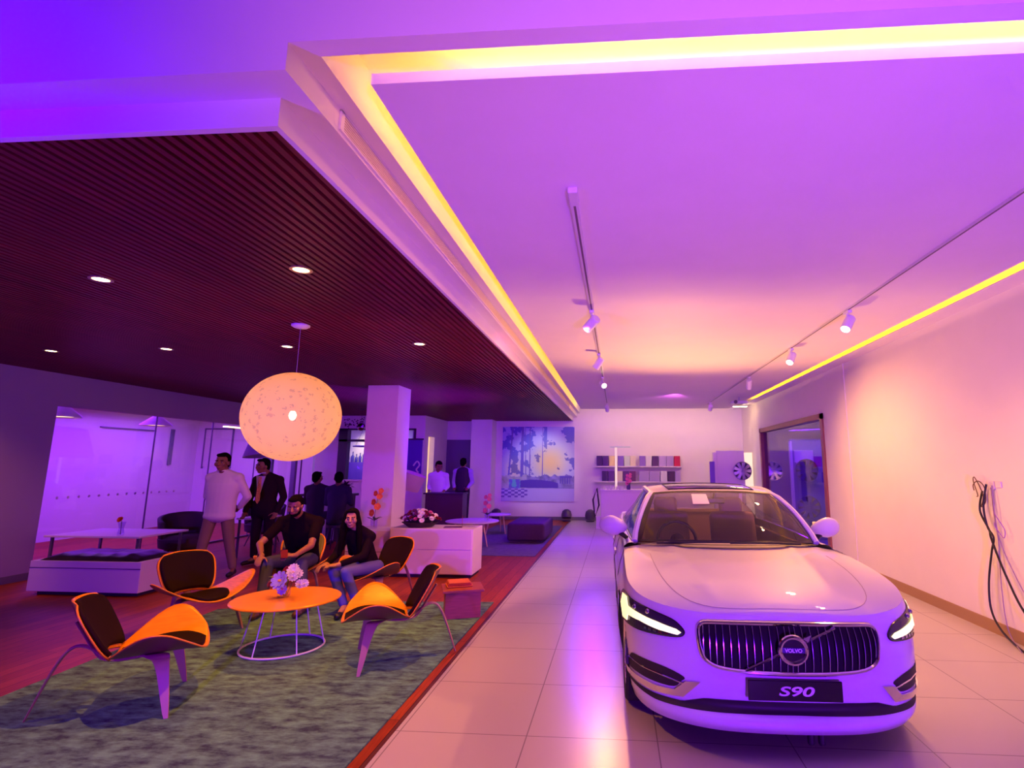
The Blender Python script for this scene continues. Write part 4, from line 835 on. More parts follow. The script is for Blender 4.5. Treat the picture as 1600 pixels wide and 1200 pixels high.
# ---- surface patches on the front
def patch(poly,off,name,m,parent=car,cuts=3,thick=0,off_in=None):
    bm=bmesh.new(); vs=[bm.verts.new((a,z,0)) for a,z in poly]; fc=bm.faces.new(vs)
    bmesh.ops.triangulate(bm,faces=[fc]); bmesh.ops.subdivide_edges(bm,edges=bm.edges[:],cuts=cuts,use_grid_fill=True)
    bmesh.ops.triangulate(bm,faces=bm.faces[:])
    if thick:
        r=bmesh.ops.extrude_face_region(bm,geom=bm.faces[:]); 
        for g in r['geom']:
            if isinstance(g,bmesh.types.BMVert): g.co.z=1
    for q in bm.verts: 
        o_=off+(thick if q.co.z>.5 else 0); q.co=belt(q.co.x,q.co.y,o_)
    bmesh.ops.recalc_face_normals(bm,faces=bm.faces[:])
    return MB().bm(bm).build(name,m,parent,world=False)
def rnd(poly,k=4,closed=True): return [(p.x,p.y) for p in spline([(a,b,0) for a,b in poly],k,closed)]
def line(poly,off,r,name,m,parent=car,closed=True,n=6,flat=None):
    return MB().tube([belt(a,z,off) for a,z in poly],r,n,closed=closed,flat=flat).build(name,m,parent,smooth=True,world=False)
def mirp(poly,sg): return [(a*-sg,z) for a,z in poly] if sg>0 else poly
HLp=[(-7.5,.765),(-7.1,.785),(-6.15,.768),(-5.2,.758),(-4.4,.745),(-3.6,.722),(-3.25,.69),(-3.12,.66),(-3.3,.635),(-3.9,.625),(-4.8,.618),(-5.8,.612),(-6.9,.612),(-7.5,.64),(-7.75,.70)]
DRa=[(-7.15,.768),(-6.55,.770),(-6.3,.722),(-5.3,.712),(-4.2,.695),(-3.4,.675),(-3.22,.66),(-3.35,.645),(-4.2,.655),(-5.2,.672),(-6.25,.672),(-6.35,.632),(-6.95,.628),(-7.3,.70)]
FGp=[(-6.3,.425),(-5.9,.448),(-4.95,.455),(-3.9,.448),(-3.2,.415),(-3.35,.385),(-3.6,.348),(-4.4,.342),(-5.6,.345),(-6.6,.35)]
FCp=[(-6.9,.345),(-6.5,.335),(-4.3,.326),(-3.55,.335),(-3.15,.395),(-2.62,.405),(-2.95,.35),(-3.25,.30),(-4.6,.285),(-6.6,.30)]
FNp=[(-6.8,.285),(-4.6,.272),(-3.3,.275),(-2.9,.30),(-2.5,.325),(-1.6,.33),(-.8,.333)]
drm=mat('daylight_light_bar',(1,1,.8),.4,emit=(1,.86,.30),estr=1.5); hlm=mat('headlamp_interior',(.06,.04,.07),.18,.4); refm=mat('headlamp_reflector',(.5,.45,.6),.12,1.)
for sg in (-1,1):
    hp=patch(rnd(mirp(HLp,sg),3),.004,'headlight',hlm,cuts=4,thick=.004)
    patch(mirp(DRa,sg),.013,'light_bar',drm,hp,cuts=3,thick=.004)
    line(rnd(mirp(HLp,sg),3),.006,.004,'headlight_rim',blk2,hp)
    for k in range(5):
        a0=-4.9+.26*k; patch(mirp([(a0,.652),(a0+.16,.650),(a0+.16,.636),(a0,.638)],sg),.016,'led_cell',refm,hp,cuts=1,thick=.004)
    for a0 in (-5.7,-4.75): 
        c=belt(-sg*a0 if sg>0 else a0,.735,.008); MB().ell(c,.017,nu=14,nv=8).build('projector_lens',refm,hp,smooth=True,world=False)
    fp=patch(rnd(mirp(FGp,sg),3),.003,'front_intake',blkm,cuts=4)
    line(mirp([(-6.45,.405),(-5.2,.405),(-4.2,.402),(-3.4,.385),(-3.0,.375)],sg),.008,.005,'intake_blade',chm,fp,closed=False)
    patch(mirp(FCp,sg),.007,'intake_chrome_trim',chm,cuts=4,thick=.008)
# lower dark slot
slot=[(-6.8,.280),(-4.6,.272),(-3.3,.274),(-2.9,.292),(-2.5,.312),(-1.6,.318),(0,.320),(1.6,.318),(2.5,.312),(2.9,.292),(3.3,.274),(4.6,.272),(6.8,.280),(6.9,.262),(4.6,.245),(3.0,.25),(1.6,.255),(0,.258),(-1.6,.255),(-3.0,.25),(-4.6,.245),(-6.9,.262)]
def strip_patch(top,bot,off,name,m):
    n=80; 
    def f(u,v):
        a=top[0][0]+(top[-1][0]-top[0][0])*u; zt=lerp1(top,a); zb=lerp1(bot,a); return belt(a,zb+(zt-zb)*v,off)
    return MB().grid(f,n,5).build(name,m,car,smooth=True,**CW)
strip_patch(slot[:13],sorted(slot[13:]),.0035,'lower_air_slot',blkm)
# grille
GO=[(-2.62,.66),(-2.60,.70),(-2.48,.722),(-2.2,.730),(-1.2,.734),(0,.736),(1.2,.734),(2.2,.730),(2.48,.722),(2.60,.70),(2.62,.66),(2.55,.58),(2.40,.53),(2.0,.497),(1.2,.482),(0,.478),(-1.2,.482),(-2.0,.497),(-2.40,.53),(-2.55,.58)]
def gb(a,top):
    z=[]
    L=GO+[GO[0]]
    for (x0,z0),(x1,z1) in zip(L,L[1:]):
        if min(x0,x1)<=a<=max(x0,x1) and x0!=x1: z.append(z0+(z1-z0)*(a-x0)/(x1-x0))
    return max(z) if top else min(z)
mbg=MB().grid(lambda u,v:belt(-2.6+5.2*u,gb(-2.6+5.2*u,False)*(1-v)+gb(-2.6+5.2*u,True)*v,.003),60,8); gr_=mbg.build('grille',mat('grille_black',(.012,.006,.010),.6,spec=.15),car,smooth=True,**CW)
line(rnd(GO,3),.009,.012,'grille_frame',chm,gr_,n=8)
for k in range(25):
    a=-2.45+4.9*k/24; zt=gb(a,True)-.014; zb=gb(a,False)+.012
    if k==12: pass
    P=[belt(a,zb+(zt-zb)*j/6,.006+.012*math.sin(PI*(j/6))) for j in range(7)]
    MB().tube(P,.0042,6).build('grille_bar',mat('grille_chrome',(.5,.45,.6),.25,1.),gr_,smooth=True,world=False)
MB().tube([belt(-1.28,.498,.026),belt(1.26,.722,.026)],.008,6).build('diagonal_bar',chm,gr_,smooth=True,world=False)
ec=belt(0,.612,.035); 
MB().tube([ec+Vector((.074*math.cos(a*PI/18),0,.070*math.sin(a*PI/18))) for a in range(36)],.0135,8,closed=True).build('emblem_ring',chm,gr_,smooth=True,world=False)
MB().cyl((0,0,-.012),.066,.014,32,None,Matrix.Translation(ec)@Matrix.Rotation(PI/2,4,'X')).build('emblem_disc',blk2,gr_,world=False)
MB().cyl((0,0,-.045),.02,.035,12,None,Matrix.Translation(ec)@Matrix.Rotation(PI/2,4,'X')).build('emblem_mount',blk2,gr_,world=False)
CM=XF[car.name]
TM=lambda p:CM@Matrix.Translation(p)@Matrix.Rotation(PI/2,4,'X')
MB().box(ec.x-.064,ec.x+.064,ec.y-.005,ec.y-.001,ec.z-.014,ec.z+.014).build('emblem_bar',mat('emblem_blue',(.03,.02,.12),.3),gr_,world=False)
text_mesh('VOLVO',.029,mat('lettering_pale',(.8,.75,.9),.4),TM((ec.x,ec.y-.008,ec.z-.001)),gr_,'emblem_lettering',.001)
# arrow of emblem
MB().add([ec+Vector(p) for p in ((.056,-.006,.062),(.105,-.006,.085),(.085,-.006,.045))]+[ec+Vector((p[0],.004,p[2])) for p in ((.056,0,.062),(.105,0,.085),(.085,0,.045))],[(0,1,2),(3,5,4),(0,3,4,1),(1,4,5,2),(2,5,3,0)]).build('emblem_arrow',chm,gr_,world=False)
# plate
py=belt(0,.40,.02).y
pl=MB().rbox(-.262,.262,py-.012,py,.343,.452,.005,2).build('number_plate',blk2,car,**CW)
MB().box(-.2,.2,py,py+.03,.36,.43).build('plate_bracket',blkm,pl,world=False)
text_mesh('S90',.068,mat('plate_silver',(.75,.7,.8),.3),TM((0,py-.0135,.394)),pl,'plate_lettering',.001,shear=.2,sx=1.95)
# tow hook like bits below
MB().cap_((.10,.06,.10),(.10,.06,.16),.02,.02).cap_((.16,.06,.10),(.16,.06,.16),.02,.02).build('underbody_fitting',blkm,car,**CW)
# door shut lines and handles (left side visible)
for sg in (-1,1):
    for yy in (1.42,2.55,3.42):
        lo,hi=0.,18.
        for _ in range(30):
            m=(lo+hi)/2
            if belt(m,.6).y<yy: lo=m
            else: hi=m
        zt=ztop(lo); MB().tube([belt(sg*lo,.25+(zt-.25)*k/8,.0015) for k in range(9)],.003,5).build('door_shut_line',mat('shut_line',(.10,.07,.10),.6),car,**CW)
        if yy>2: p=belt(sg*(lo-.25),.80,.02); MB().rbox(p.x-.012,p.x+.012,p.y-.1,p.y+.1,p.z-.012,p.z+.012,.006,2).build('door_handle',cp,car,**CW)
    MB().grid(lambda u,v:belt(sg*(14.2+1.6*u),.80+.08*v,.006),8,2).build('tail_light',mat('tail_red',(.4,.01,.02),.2),car,**CW)
# interior
lea=mat('beige_leather',(.42,.30,.22),.55); dsh=mat('dash_brown',(.10,.065,.05),.6)
def dash(u,v):
    s=2*u-1; x=.74*s; y=1.62+.30*v-.0; return Vector((x,y,.955-.02*abs(s)**3-.10*max(0,v-.7)*3+.03*math.exp(-((x+.38)/.2)**2)*math.sin(PI*v)))
MB().grid(dash,30,10).build('dashboard',dsh,car,smooth=True,**CW); MB().box(-.74,.74,1.92,2.0,.60,.90).build('dashboard_front',dsh,car,**CW)
Ms=Matrix.Translation((-.37,2.10,.93))@Matrix.Rotation(math.radians(68),4,'X')
sw=MB().tube([Ms@Vector((.185*math.cos(a*PI/20),.185*math.sin(a*PI/20),0)) for a in range(40)],.016,8,closed=True).build('steering_wheel',blkm,car,smooth=True,**CW)
MB().tube([Ms@Vector((-.18,0,0)),Ms@Vector((.18,0,0))],.018,8,flat=.5).tube([Ms@Vector((0,-.18,0)),Ms@Vector((0,0,0))],.02,8,flat=.5).cyl((0,0,-.03),.065,.05,20,None,Ms).build('steering_wheel_hub',blkm,sw,smooth=True,world=False,sharp=30)
for sx in (-.37,.37):
    st=MB().rbox(sx-.25,sx+.25,2.35,2.88,.42,.58,.06,3).rbox(-.25,.25,-.07,.07,0,.66,.06,3,Matrix.Translation((sx,2.86,.50))@Matrix.Rotation(-.30,4,'X')).build('front_seat',lea,car,smooth=True,sharp=70,**CW)
    MB().rbox(-.13,.13,-.05,.05,0,.19,.045,3,Matrix.Translation((sx,3.06,1.10))@Matrix.Rotation(-.2,4,'X')).build('headrest',lea,st,smooth=True,world=False)
rs=MB().rbox(-.66,.66,3.25,3.8,.42,.58,.06,3).rbox(-.66,.66,-.08,.08,0,.62,.06,3,Matrix.Translation((0,3.8,.5))@Matrix.Rotation(-.35,4,'X')).build('rear_seat',lea,car,smooth=True,sharp=70,**CW)
MB().box(-.78,.78,1.9,4.2,.2,.25).box(-.8,-.76,1.9,4.0,.25,.93).box(.76,.8,1.9,4.0,.25,.93).box(-.78,.78,1.45,1.62,.2,.93).build('cabin_lining',dsh,car,**CW)
def ceil_(u,v): 
    p=roof(.04+.92*u,.04+.92*v); p.z-=.03; return p
MB().grid(ceil_,16,12).build('headlining',mat('headlining',(.6,.5,.4),.8),car,smooth=True,**CW)
MB().rbox(-.12,.12,2.17,2.20,1.275,1.335,.014,2).build('rear_view_mirror',blk2,car,**CW); MB().tube([(0,2.16,1.33),(0,2.10,1.375)],.01,6).build('rear_view_mirror_stalk',blk2,car,**CW)
def paper(u,v): return wind(.315+.11*u,.62+.26*v,.006)
o=MB().grid(paper,6,6).build('paper_sheet',mat('paper',(.9,.88,.7),.6),None,smooth=True)
me=o.data; me.transform(CM); tag(o,'white sheet of paper behind the windscreen of the white car, upper left','paper')
for a0,a1 in (((-.62,1.50,.985),(.02,1.40,1.012)),((-.02,1.385,1.008),(.60,1.50,.990))):
    MB().tube(spline([a0,((a0[0]+a1[0])/2,(a0[1]+a1[1])/2-.02,(a0[2]+a1[2])/2+.006),a1],6),.008,6).build('wiper',blkm,car,**CW)
MB().grid(lambda u,v:Vector(((2*u-1)*.78,1.36+.30*abs(2*u-1)**2.4+.06*v-.03,1.0-.03*abs(2*u-1)**3-.006)),30,3).build('cowl_panel',blkm,car,smooth=True,**CW)

# ---------------------------------------------------------------- people
skin_d=mat('brown_skin',(.24,.10,.055),.5); skin_w=mat('light_brown_skin',(.42,.21,.13),.5); hairm=mat('black_hair',(.006,.003,.004),.9,spec=.05)
def remesh(mb,name,m,parent,vox,sm=6):
    me=bpy.data.meshes.new(name); me.from_pydata(mb.v,[],mb.f); o=bpy.data.objects.new(name,me); C.objects.link(o)
    bm=bmesh.new(); bm.from_mesh(me); bmesh.ops.recalc_face_normals(bm,faces=bm.faces); bm.to_mesh(me); bm.free()
    r=o.modifiers.new('r','REMESH'); r.mode='VOXEL'; r.voxel_size=vox; r.use_smooth_shade=True
    s=o.modifiers.new('s','SMOOTH'); s.factor=.5; s.iterations=sm
    dg=bpy.context.evaluated_depsgraph_get(); me2=bpy.data.meshes.new_from_object(o.evaluated_get(dg)); me2.name=name
    bpy.data.objects.remove(o); me2.transform(XF[parent.name].inverted()); me2.materials.clear(); me2.materials.append(m)
    me2.polygons.foreach_set('use_smooth',[True]*len(me2.polygons))
    o=bpy.data.objects.new(name,me2); C.objects.link(o); o.parent=parent; XF[o.name]=XF[parent.name].copy(); return o
def Vv(p): return Vector(p)
def hand(mb,w,d,n,side,curl=.3,s=1.):
    """w wrist, d direction of the hand, n palm normal, side unit vector towards the thumb"""
    w=Vv(w); d=Vv(d).normalized(); n=Vv(n); n=(n-d*n.dot(d)).normalized(); sd=d.cross(n); 
    if sd.dot(Vv(side))<0: sd=-sd
    R=Matrix((sd,d,n)).transposed()
    mb.ell(w+d*.045*s,(.040*s,.052*s,.017*s),R); mb.cap_(w-d*.01,w+d*.03*s,.026*s,.024*s)
    for k,(o_,L) in enumerate(((.029,.070),(.010,.080),(-.010,.074),(-.029,.058))):
        p=w+d*.082*s+sd*o_*s; q=d; c=curl*(1+.15*k)
        for j,(l,r) in enumerate(((.42,.0092),(.33,.0085),(.25,.0075))):
            q=(q*math.cos(c)+n*math.sin(c)).normalized(); e=p+q*L*l*s; mb.cap_(p,e,r*s,(r-.0006)*s,8); p=e
    p=w+d*.025*s+sd*.032*s; q=(d*.7+sd*.75+n*.2).normalized()
    for l,r in ((.034,.0115),(.03,.010),(.022,.009)):
        e=p+q*l*s; mb.cap_(p,e,r*s,r*s*.93,8); p=e; q=(q+d*.35+n*.1).normalized()
def person(label,head,face,neck,sh,el,wr,hips,kn,an,toe,style,hs=1.0,vox=.009,loc=None,hand_d=None,skin=skin_d):
    """pairs are (left of picture, right of picture)"""
    base=((an[0][0]+an[1][0])/2,(an[0][1]+an[1][1])/2,0) if loc is None else loc
    t=thing('person',label,'person',base)
    head=Vv(head); f=Vv(face).normalized(); u=Vector((0,0,1)); u=(u-f*f.dot(u)*.6).normalized(); r=f.cross(u).normalized(); u=r.cross(f)
    R=Matrix((r,f,u)).transposed(); P=lambda x,y,z: head+(r*x+f*y+u*z)*hs
    mb=MB(); mb.ell(P(0,-.008,.03),(.076*hs,.093*hs,.092*hs),R); mb.ell(P(0,.022,-.035),(.058*hs,.066*hs,.080*hs),R)
    mb.ell(P(0,.052,-.082),(.032*hs,.03*hs,.026*hs),R); mb.cap_(P(0,.088,.012),P(0,.106,-.022),.011*hs,.016*hs); mb.ell(P(0,.098,-.026),(.021*hs,.012*hs,.010*hs),R)
    for s in (-1,1):
        mb.ell(P(.078*s,-.002,-.01),(.012*hs,.022*hs,.034*hs),R); mb.ell(P(.032*s,.083,.026),(.024*hs,.012*hs,.008*hs),R); mb.ell(P(.045*s,.06,-.02),(.026*hs,.03*hs,.03*hs),R)
    mb.ell(P(0,.088,-.055),(.026*hs,.010*hs,.010*hs),R)
    neck=Vv(neck); mb.cap_(P(0,-.02,-.05),neck,.056*hs,.062*hs)
    sh=[Vv(p) for p in sh]; el=[Vv(p) for p in el]; wr=[Vv(p) for p in wr]; hips=[Vv(p) for p in hips]; kn=[Vv(p) for p in kn]; an=[Vv(p) for p in an]; toe=[Vv(p)+Vector((0,0,style.get('lift',0))) for p in toe]
    g=style.get('girth',1.0); hc=(hips[0]+hips[1])/2; sc=(sh[0]+sh[1])/2
    ax=(sh[1]-sh[0]).normalized(); up=(sc-hc).normalized(); fr_=up.cross(ax).normalized(); ax2=fr_.cross(up)*1; RT=Matrix((ax,ax.cross(up)*-1,up)).transposed()
    sw=(sh[1]-sh[0]).length/2
    def torso(mb,k,lo=0.,hem=0.):
        prof=[(-.02,.86,.115),(.18,.84,.118),(.38,.84,.122),(.58,.92,.125),(.78,1.0,.12),(.92,.9,.095)]
        for q_ in range(15):
            tt=-.02+.94*q_/14; wx=lerp1([(a,b) for a,b,c in prof],tt); wy=lerp1([(a,c) for a,b,c in prof],tt)
            c=hc.lerp(sc,tt); mb.ell(c,(sw*wx*g+k,wy*g+k,.13+k),RT,20,12)
        mb.cap_(sh[0],sh[1],(.066+k)*style.get('arm',1.),(.066+k)*style.get('arm',1.)); 
        for s in (0,1): mb.cap_(neck+(sh[s]-neck)*.12,sh[s],.05+k,.055+k)
        if hem: mb.ell(hc-up*.06,(sw*.90*g+k,.125*g+k,.10),RT,20,12)
    torso(mb,-.012)
    for s in (0,1):
        mb.cap_(sh[s],el[s],.050,.040); mb.cap_(el[s],wr[s],.040,.026)
        hd=hand_d[s] if hand_d else ((wr[s]-el[s]),(0,0,-1) if False else fr_*-1,ax*(1 if s==0 else -1),.35)
        hand(mb,wr[s],hd[0],hd[1],hd[2],hd[3],1.05)
        mb.cap_(hips[s],kn[s],.080,.055); mb.cap_(kn[s],an[s],.052,.034)
        mb.cap_(an[s],toe[s]+Vector((0,0,.028)),.036,.028)
    remesh(mb,'body',skin,t,vox,3)
    # face parts
    for s in (-1,1):
        e=MB().ell(P(.032*s,.0885,.006),(.0125*hs,.006*hs,.0055*hs),R,10,8).build('eye',mat('eye_white',(.45,.42,.40),.4),t,smooth=True); MB().ell(P(.032*s,.0945,.006),(.006*hs,.003*hs,.006*hs),R,8,6).build('iris',mat('iris_dark',(.02,.01,.01),.3),e,smooth=True)
        MB().tube([P((.032+k*.02)*s,.092-.008*abs(k+.2),.030-.004*k*k) for k in (-1,-.3,.4,1)],.0045*hs,6).build('eyebrow',hairm,t,smooth=True)
    MB().ell(P(0,.0965,-.056),(.025*hs,.006*hs,.0075*hs),R,12,8).build('lips',mat('lips',(.35,.08,.07),.5),t,smooth=True)
    if style.get('smile'): MB().ell(P(0,.101,-.054),(.018*hs,.0035*hs,.0035*hs),R,12,8).build('teeth',mat('eye_white',(.45,.42,.40),.4),t,smooth=True)
    # hair
    mb=MB(); mb.ell(P(0,-.028,.046),(.084*hs,.092*hs,.088*hs),R); mb.ell(P(0,-.055,-.01),(.074*hs,.058*hs,.085*hs),R); mb.ell(P(.066,-.02,.01),(.02*hs,.045*hs,.045*hs),R); mb.ell(P(-.066,-.02,.01),(.02*hs,.045*hs,.045*hs),R); mb.ell(P(0,.045,.098),(.06*hs,.045*hs,.026*hs),R)
    if style.get('long'):
        for s in (-1,1): 
            mb.cap_(P(.055*s,.02,.075),P(.088*s,.01,-.06),.034*hs,.034*hs); mb.cap_(P(.088*s,.01,-.06),P(.095*s,.01,-.16),.036*hs,.040*hs); mb.cap_(P(.095*s,.01,-.16),P(.115*s,.03,-.42),.042*hs,.026*hs)
        mb.cap_(P(0,-.07,0),P(0,-.10,-.3),.08*hs,.07*hs); mb.cap_(P(0,-.10,-.3),P(0,-.11,-.42),.07*hs,.045*hs)
    remesh(mb,'hair',hairm,t,vox*.9,4)
    if style.get('beard'): 
        mb=MB().ell(P(0,.045,-.085),(.05*hs,.045*hs,.034*hs),R).ell(P(.05,.025,-.055),(.02*hs,.03*hs,.04*hs),R).ell(P(-.05,.025,-.055),(.02*hs,.03*hs,.04*hs),R); remesh(mb,'beard',hairm,t,vox*.9,3)
    # clothes
    top=style['top']; mb=MB(); torso(mb,.014,hem=style.get('hem',0)); L=style.get('sleeve',1.)
    for s in (0,1):
        ak=style.get('arm',1.)
        if L<=.5: mb.cap_(sh[s],sh[s].lerp(el[s],L*2),.068,.062)
        else:
            mb.cap_(sh[s],el[s],.068*ak,.058*ak); mb.cap_(el[s],el[s].lerp(wr[s],(L-.5)*2*.97),.058*ak,.045*ak)
    if style.get('skirt'): 
        for s in (0,1): mb.cap_(hips[s]+up*.05,hips[s].lerp(kn[s],.25),.12,.11)
    remesh(mb,style.get('topname','shirt'),top,t,vox*1.1,14)
    mb=MB(); 
    mb.ell(hc,(sw*.74*g,.125*g,.125),RT,18,12)
    for s in (0,1):
        k_=style.get('leg',1.); mb.cap_(hips[s],kn[s],.098*k_,.073*k_); mb.cap_(kn[s],an[s]+(kn[s]-an[s]).normalized()*.04,.072*k_,.056*k_)
    remesh(mb,style.get('botname','trousers'),style['bottom'],t,vox*1.1,4)
    for s in (0,1):
        d=(toe[s]-an[s]); d.z=0; d.normalize(); a=Vector((an[s].x,an[s].y,.012)); mb=MB(); b=a-d*.05; c=a+d*.19
        mb.cap_(b+Vector((0,0,.04)),c+Vector((0,0,.034)),.042,.036); mb.ell(a+d*.14+Vector((0,0,.036)),(.046,.05,.03)); 
        if not style.get('sandal'): mb.cap_(a+Vector((0,0,.05)),a+Vector((0,0,.085)),.045,.04)
        o=remesh(mb,'shoe',style['shoe'],t,vox,3)
        for vtx in o.data.vertices:
            if (XF[t.name]@vtx.co).z<style.get('lift',0)+.001: vtx.co.z=style.get('lift',0)+.001-t.location.z
    return t,P,R,fr_,up,RT
blkS=mat('black_leather_shoe',(.015,.01,.012),.35)
# 1 standing man in a white shirt, hands behind his back
HB=[((.25,.1,-.1),(0,1,0),(0,0,1),.5),((-.25,.1,-.1),(0,1,0),(0,0,1),.5)]
t,P,R,f_,u_,RT=person('standing man in a pale shirt and khaki trousers, hands behind his back',(-5.95,7.93,1.66),(.18,-1,-.05),(-5.94,7.97,1.52),
  [(-6.15,7.98,1.43),(-5.71,7.99,1.43)],[(-6.25,8.08,1.15),(-5.60,8.08,1.15)],[(-6.05,8.19,.97),(-5.80,8.19,.97)],[(-6.05,7.97,.93),(-5.84,7.99,.93)],
  [(-6.06,7.86,.50),(-5.78,8.02,.50)],[(-6.10,7.83,.10),(-5.72,8.08,.10)],[(-6.14,7.66,0),(-5.66,7.92,0)],
  dict(top=mat('pale_shirt',(.72,.66,.68),.75),bottom=mat('khaki_trousers',(.22,.14,.10),.8),shoe=blkS,sleeve=.95,hem=1,girth=1.13),1.14,.010,hand_d=HB)
MB().tube([P(0,-.02,-.105)+Vector((.072*math.cos(a*PI/12),.062*math.sin(a*PI/12)-.0,0)) for a in range(24)],.013,6,closed=True).build('collar',mat('pale_shirt',(.72,.66,.68),.75),t,smooth=True)
# 2 man in a dark suit with a tie
t,P,R,f_,u_,RT=person('standing man in a dark suit with a patterned orange tie, behind the seated man',(-5.99,8.95,1.60),(-.45,-1,-.05),(-5.93,9.0,1.46),
  [(-6.10,9.0,1.37),(-5.72,9.02,1.37)],[(-6.17,8.97,1.09),(-5.62,9.03,1.09)],[(-6.16,8.86,.86),(-5.66,8.93,.86)],[(-6.02,9.0,.90),(-5.82,9.0,.90)],
  [(-6.02,8.97,.48),(-5.80,8.98,.48)],[(-6.03,9.0,.10),(-5.78,9.0,.10)],[(-6.08,8.82,0),(-5.74,8.82,0)],
  dict(top=mat('dark_suit_cloth',(.018,.005,.014),.9,spec=.15),bottom=mat('dark_suit_cloth',(.018,.005,.014),.9,spec=.15),shoe=blkS,sleeve=1.,hem=1,skirt=1,topname='jacket'),1.06,.010)
mb=MB().add([(-6.03,8.862,1.44),(-5.87,8.862,1.44),(-5.95,8.842,1.02),(-5.96,8.90,1.44),(-5.90,8.93,1.44)],[(0,1,2),(0,2,3),(1,4,2)]); mb.build('shirt_front',mat('lilac_shirt',(.5,.42,.75),.7),t)
MB().add([(-5.972,8.846,1.43),(-5.928,8.846,1.43),(-5.918,8.828,1.04),(-5.95,8.828,.99),(-5.985,8.828,1.04),(-5.972,8.862,1.43),(-5.928,8.862,1.43),(-5.918,8.845,1.04),(-5.95,8.845,.99),(-5.985,8.845,1.04)],[(0,4,3,2,1),(5,6,7,8,9),(0,1,6,5),(1,2,7,6),(2,3,8,7),(3,4,9,8),(4,0,5,9)]).build('tie',mat('orange_tie',(.75,.32,.22),.6,var=(60,.6,(1,1,1))),t)
MB().tube([P(0,-.02,-.105)+Vector((.066*math.cos(a*PI/12),.058*math.sin(a*PI/12),0)) for a in range(24)],.012,6,closed=True).build('collar',mat('lilac_shirt',(.5,.42,.75),.7),t,smooth=True)
# 3 seated man in black, leaning forward, hands at the knees
t,P,R,f_,u_,RT=person('seated man in a black T-shirt and jeans leaning forward with a phone in his hand',(-3.90,6.52,1.14),(.15,-1,-.35),(-3.93,6.66,1.02),
  [(-4.15,6.70,.93),(-3.71,6.72,.93)],[(-4.26,6.45,.70),(-3.63,6.46,.69)],[(-4.07,6.22,.60),(-3.66,6.20,.62)],[(-4.04,6.85,.47),(-3.84,6.86,.47)],
  [(-4.02,6.26,.52),(-3.66,6.34,.50)],[(-3.90,6.02,.10),(-3.50,6.14,.10)],[(-3.86,5.84,0),(-3.46,5.96,0)],
  dict(top=mat('black_cotton',(.010,.003,.006),.9,spec=.1),bottom=mat('dark_blue_jeans',(.05,.05,.12),.8),shoe=mat('brown_sandal',(.10,.04,.02),.6),sleeve=.32,girth=1.02,botname='jeans',beard=1,sandal=1,lift=.013),1.0,.0075,
  hand_d=[((.25,-.9,-.35),(0,0,-1),(1,0,0),.30),((-.55,-.7,.1),(-.2,.2,-1),(0,0,1),.55)],skin=mat('tan_skin',(.36,.16,.08),.5))
MB().rbox(-.035,.035,-.075,.075,-.006,.006,.005,2,Matrix.Translation((-3.735,6.11,.645))@Matrix.Rotation(.6,4,'Z')@Matrix.Rotation(.5,4,'X')).build('phone_tmp',mat('phone_dark_red',(.2,.02,.03),.2)) 
ph=bpy.data.objects['phone_tmp']; ph.name='mobile_phone'; tag(ph,'dark red mobile phone held by the seated man in black','phone')
MB().tube([Vector((-4.095,6.245,.605))+Vector((.036*math.cos(a*PI/8),.010*math.sin(a*PI/8)*2,.034*math.sin(a*PI/8))) for a in range(16)],.006,6,closed=True).build('bracelet',blkS,t,smooth=True)
# 4 seated woman
t,P,R,f_,u_,RT=person('seated woman with long dark hair in a black top and blue trousers, smiling',(-3.12,6.40,1.01),(.25,-1,-.02),(-3.07,6.47,.885),
  [(-3.22,6.47,.795),(-2.93,6.50,.795)],[(-3.27,6.37,.60),(-2.93,6.36,.60)],[(-3.27,6.16,.53),(-3.13,6.15,.53)],[(-3.04,6.62,.44),(-2.87,6.60,.44)],
  [(-3.18,6.17,.46),(-3.02,6.13,.46)],[(-3.00,6.12,.10),(-2.86,6.16,.10)],[(-2.98,5.95,0),(-2.83,5.99,0)],
  dict(top=mat('black_knit',(.009,.003,.008),.9,spec=.1),bottom=mat('bright_blue_trousers',(.10,.10,.42),.8),shoe=mat('black_flat_shoe',(.015,.01,.012),.4),sleeve=.93,girth=.88,long=1,smile=1,arm=.80,lift=.013,leg=.84,sandal=1),.94,.0075,
  hand_d=[((-.3,-.9,-.1),(.2,0,-1),(1,0,0),.5),((-.75,-.5,0),(0,.2,-1),(0,0,1),.45)],skin=skin_w)
# 5,6 two people in dark clothes sitting at the bar
def barp(label,x,y,ztop_,face,m):
    h=ztop_-.115
    t,*_=person(label,(x,y,h),face,(x,y+.02,h-.14),[(x-.19,y+.02,h-.22),(x+.19,y+.02,h-.22)],[(x-.25,y+.08,h-.48),(x+.25,y+.08,h-.48)],[(x-.14,y+.30,h-.47),(x+.14,y+.30,h-.47)],
      [(x-.09,y,h-.76),(x+.09,y,h-.76)],[(x-.1,y+.42,h-.74),(x+.1,y+.42,h-.74)],[(x-.1,y+.40,.10),(x+.1,y+.40,.10)],[(x-.1,y+.58,0),(x+.1,y+.58,0)],
      dict(top=m,bottom=mat('dark_trousers',(.02,.012,.03),.8),shoe=blkS,sleeve=1.,topname='jacket'),1.0,.012)
    s=thing('bar_stool','dark stool under the '+label.split(' person')[0]+' figure at the bar','stool',(x,y,0),0,'stools at the bar')
    MB().cyl((x,y,h-.92),.17,.05,24).build('seat',dk,s); 
    for a in range(4): MB().cap_((x+.1*math.cos(a*PI/2+.8),y+.1*math.sin(a*PI/2+.8),h-.92),(x+.2*math.cos(a*PI/2+.8),y+.2*math.sin(a*PI/2+.8),.012),.012,.012,8).build('leg',dk,s)
barp('left dark-clothed person sitting behind the seated man, back turned',-6.02,10.75,1.48,(.3,1,0),mat('plum_black_cloth',(.03,.01,.035),.8))
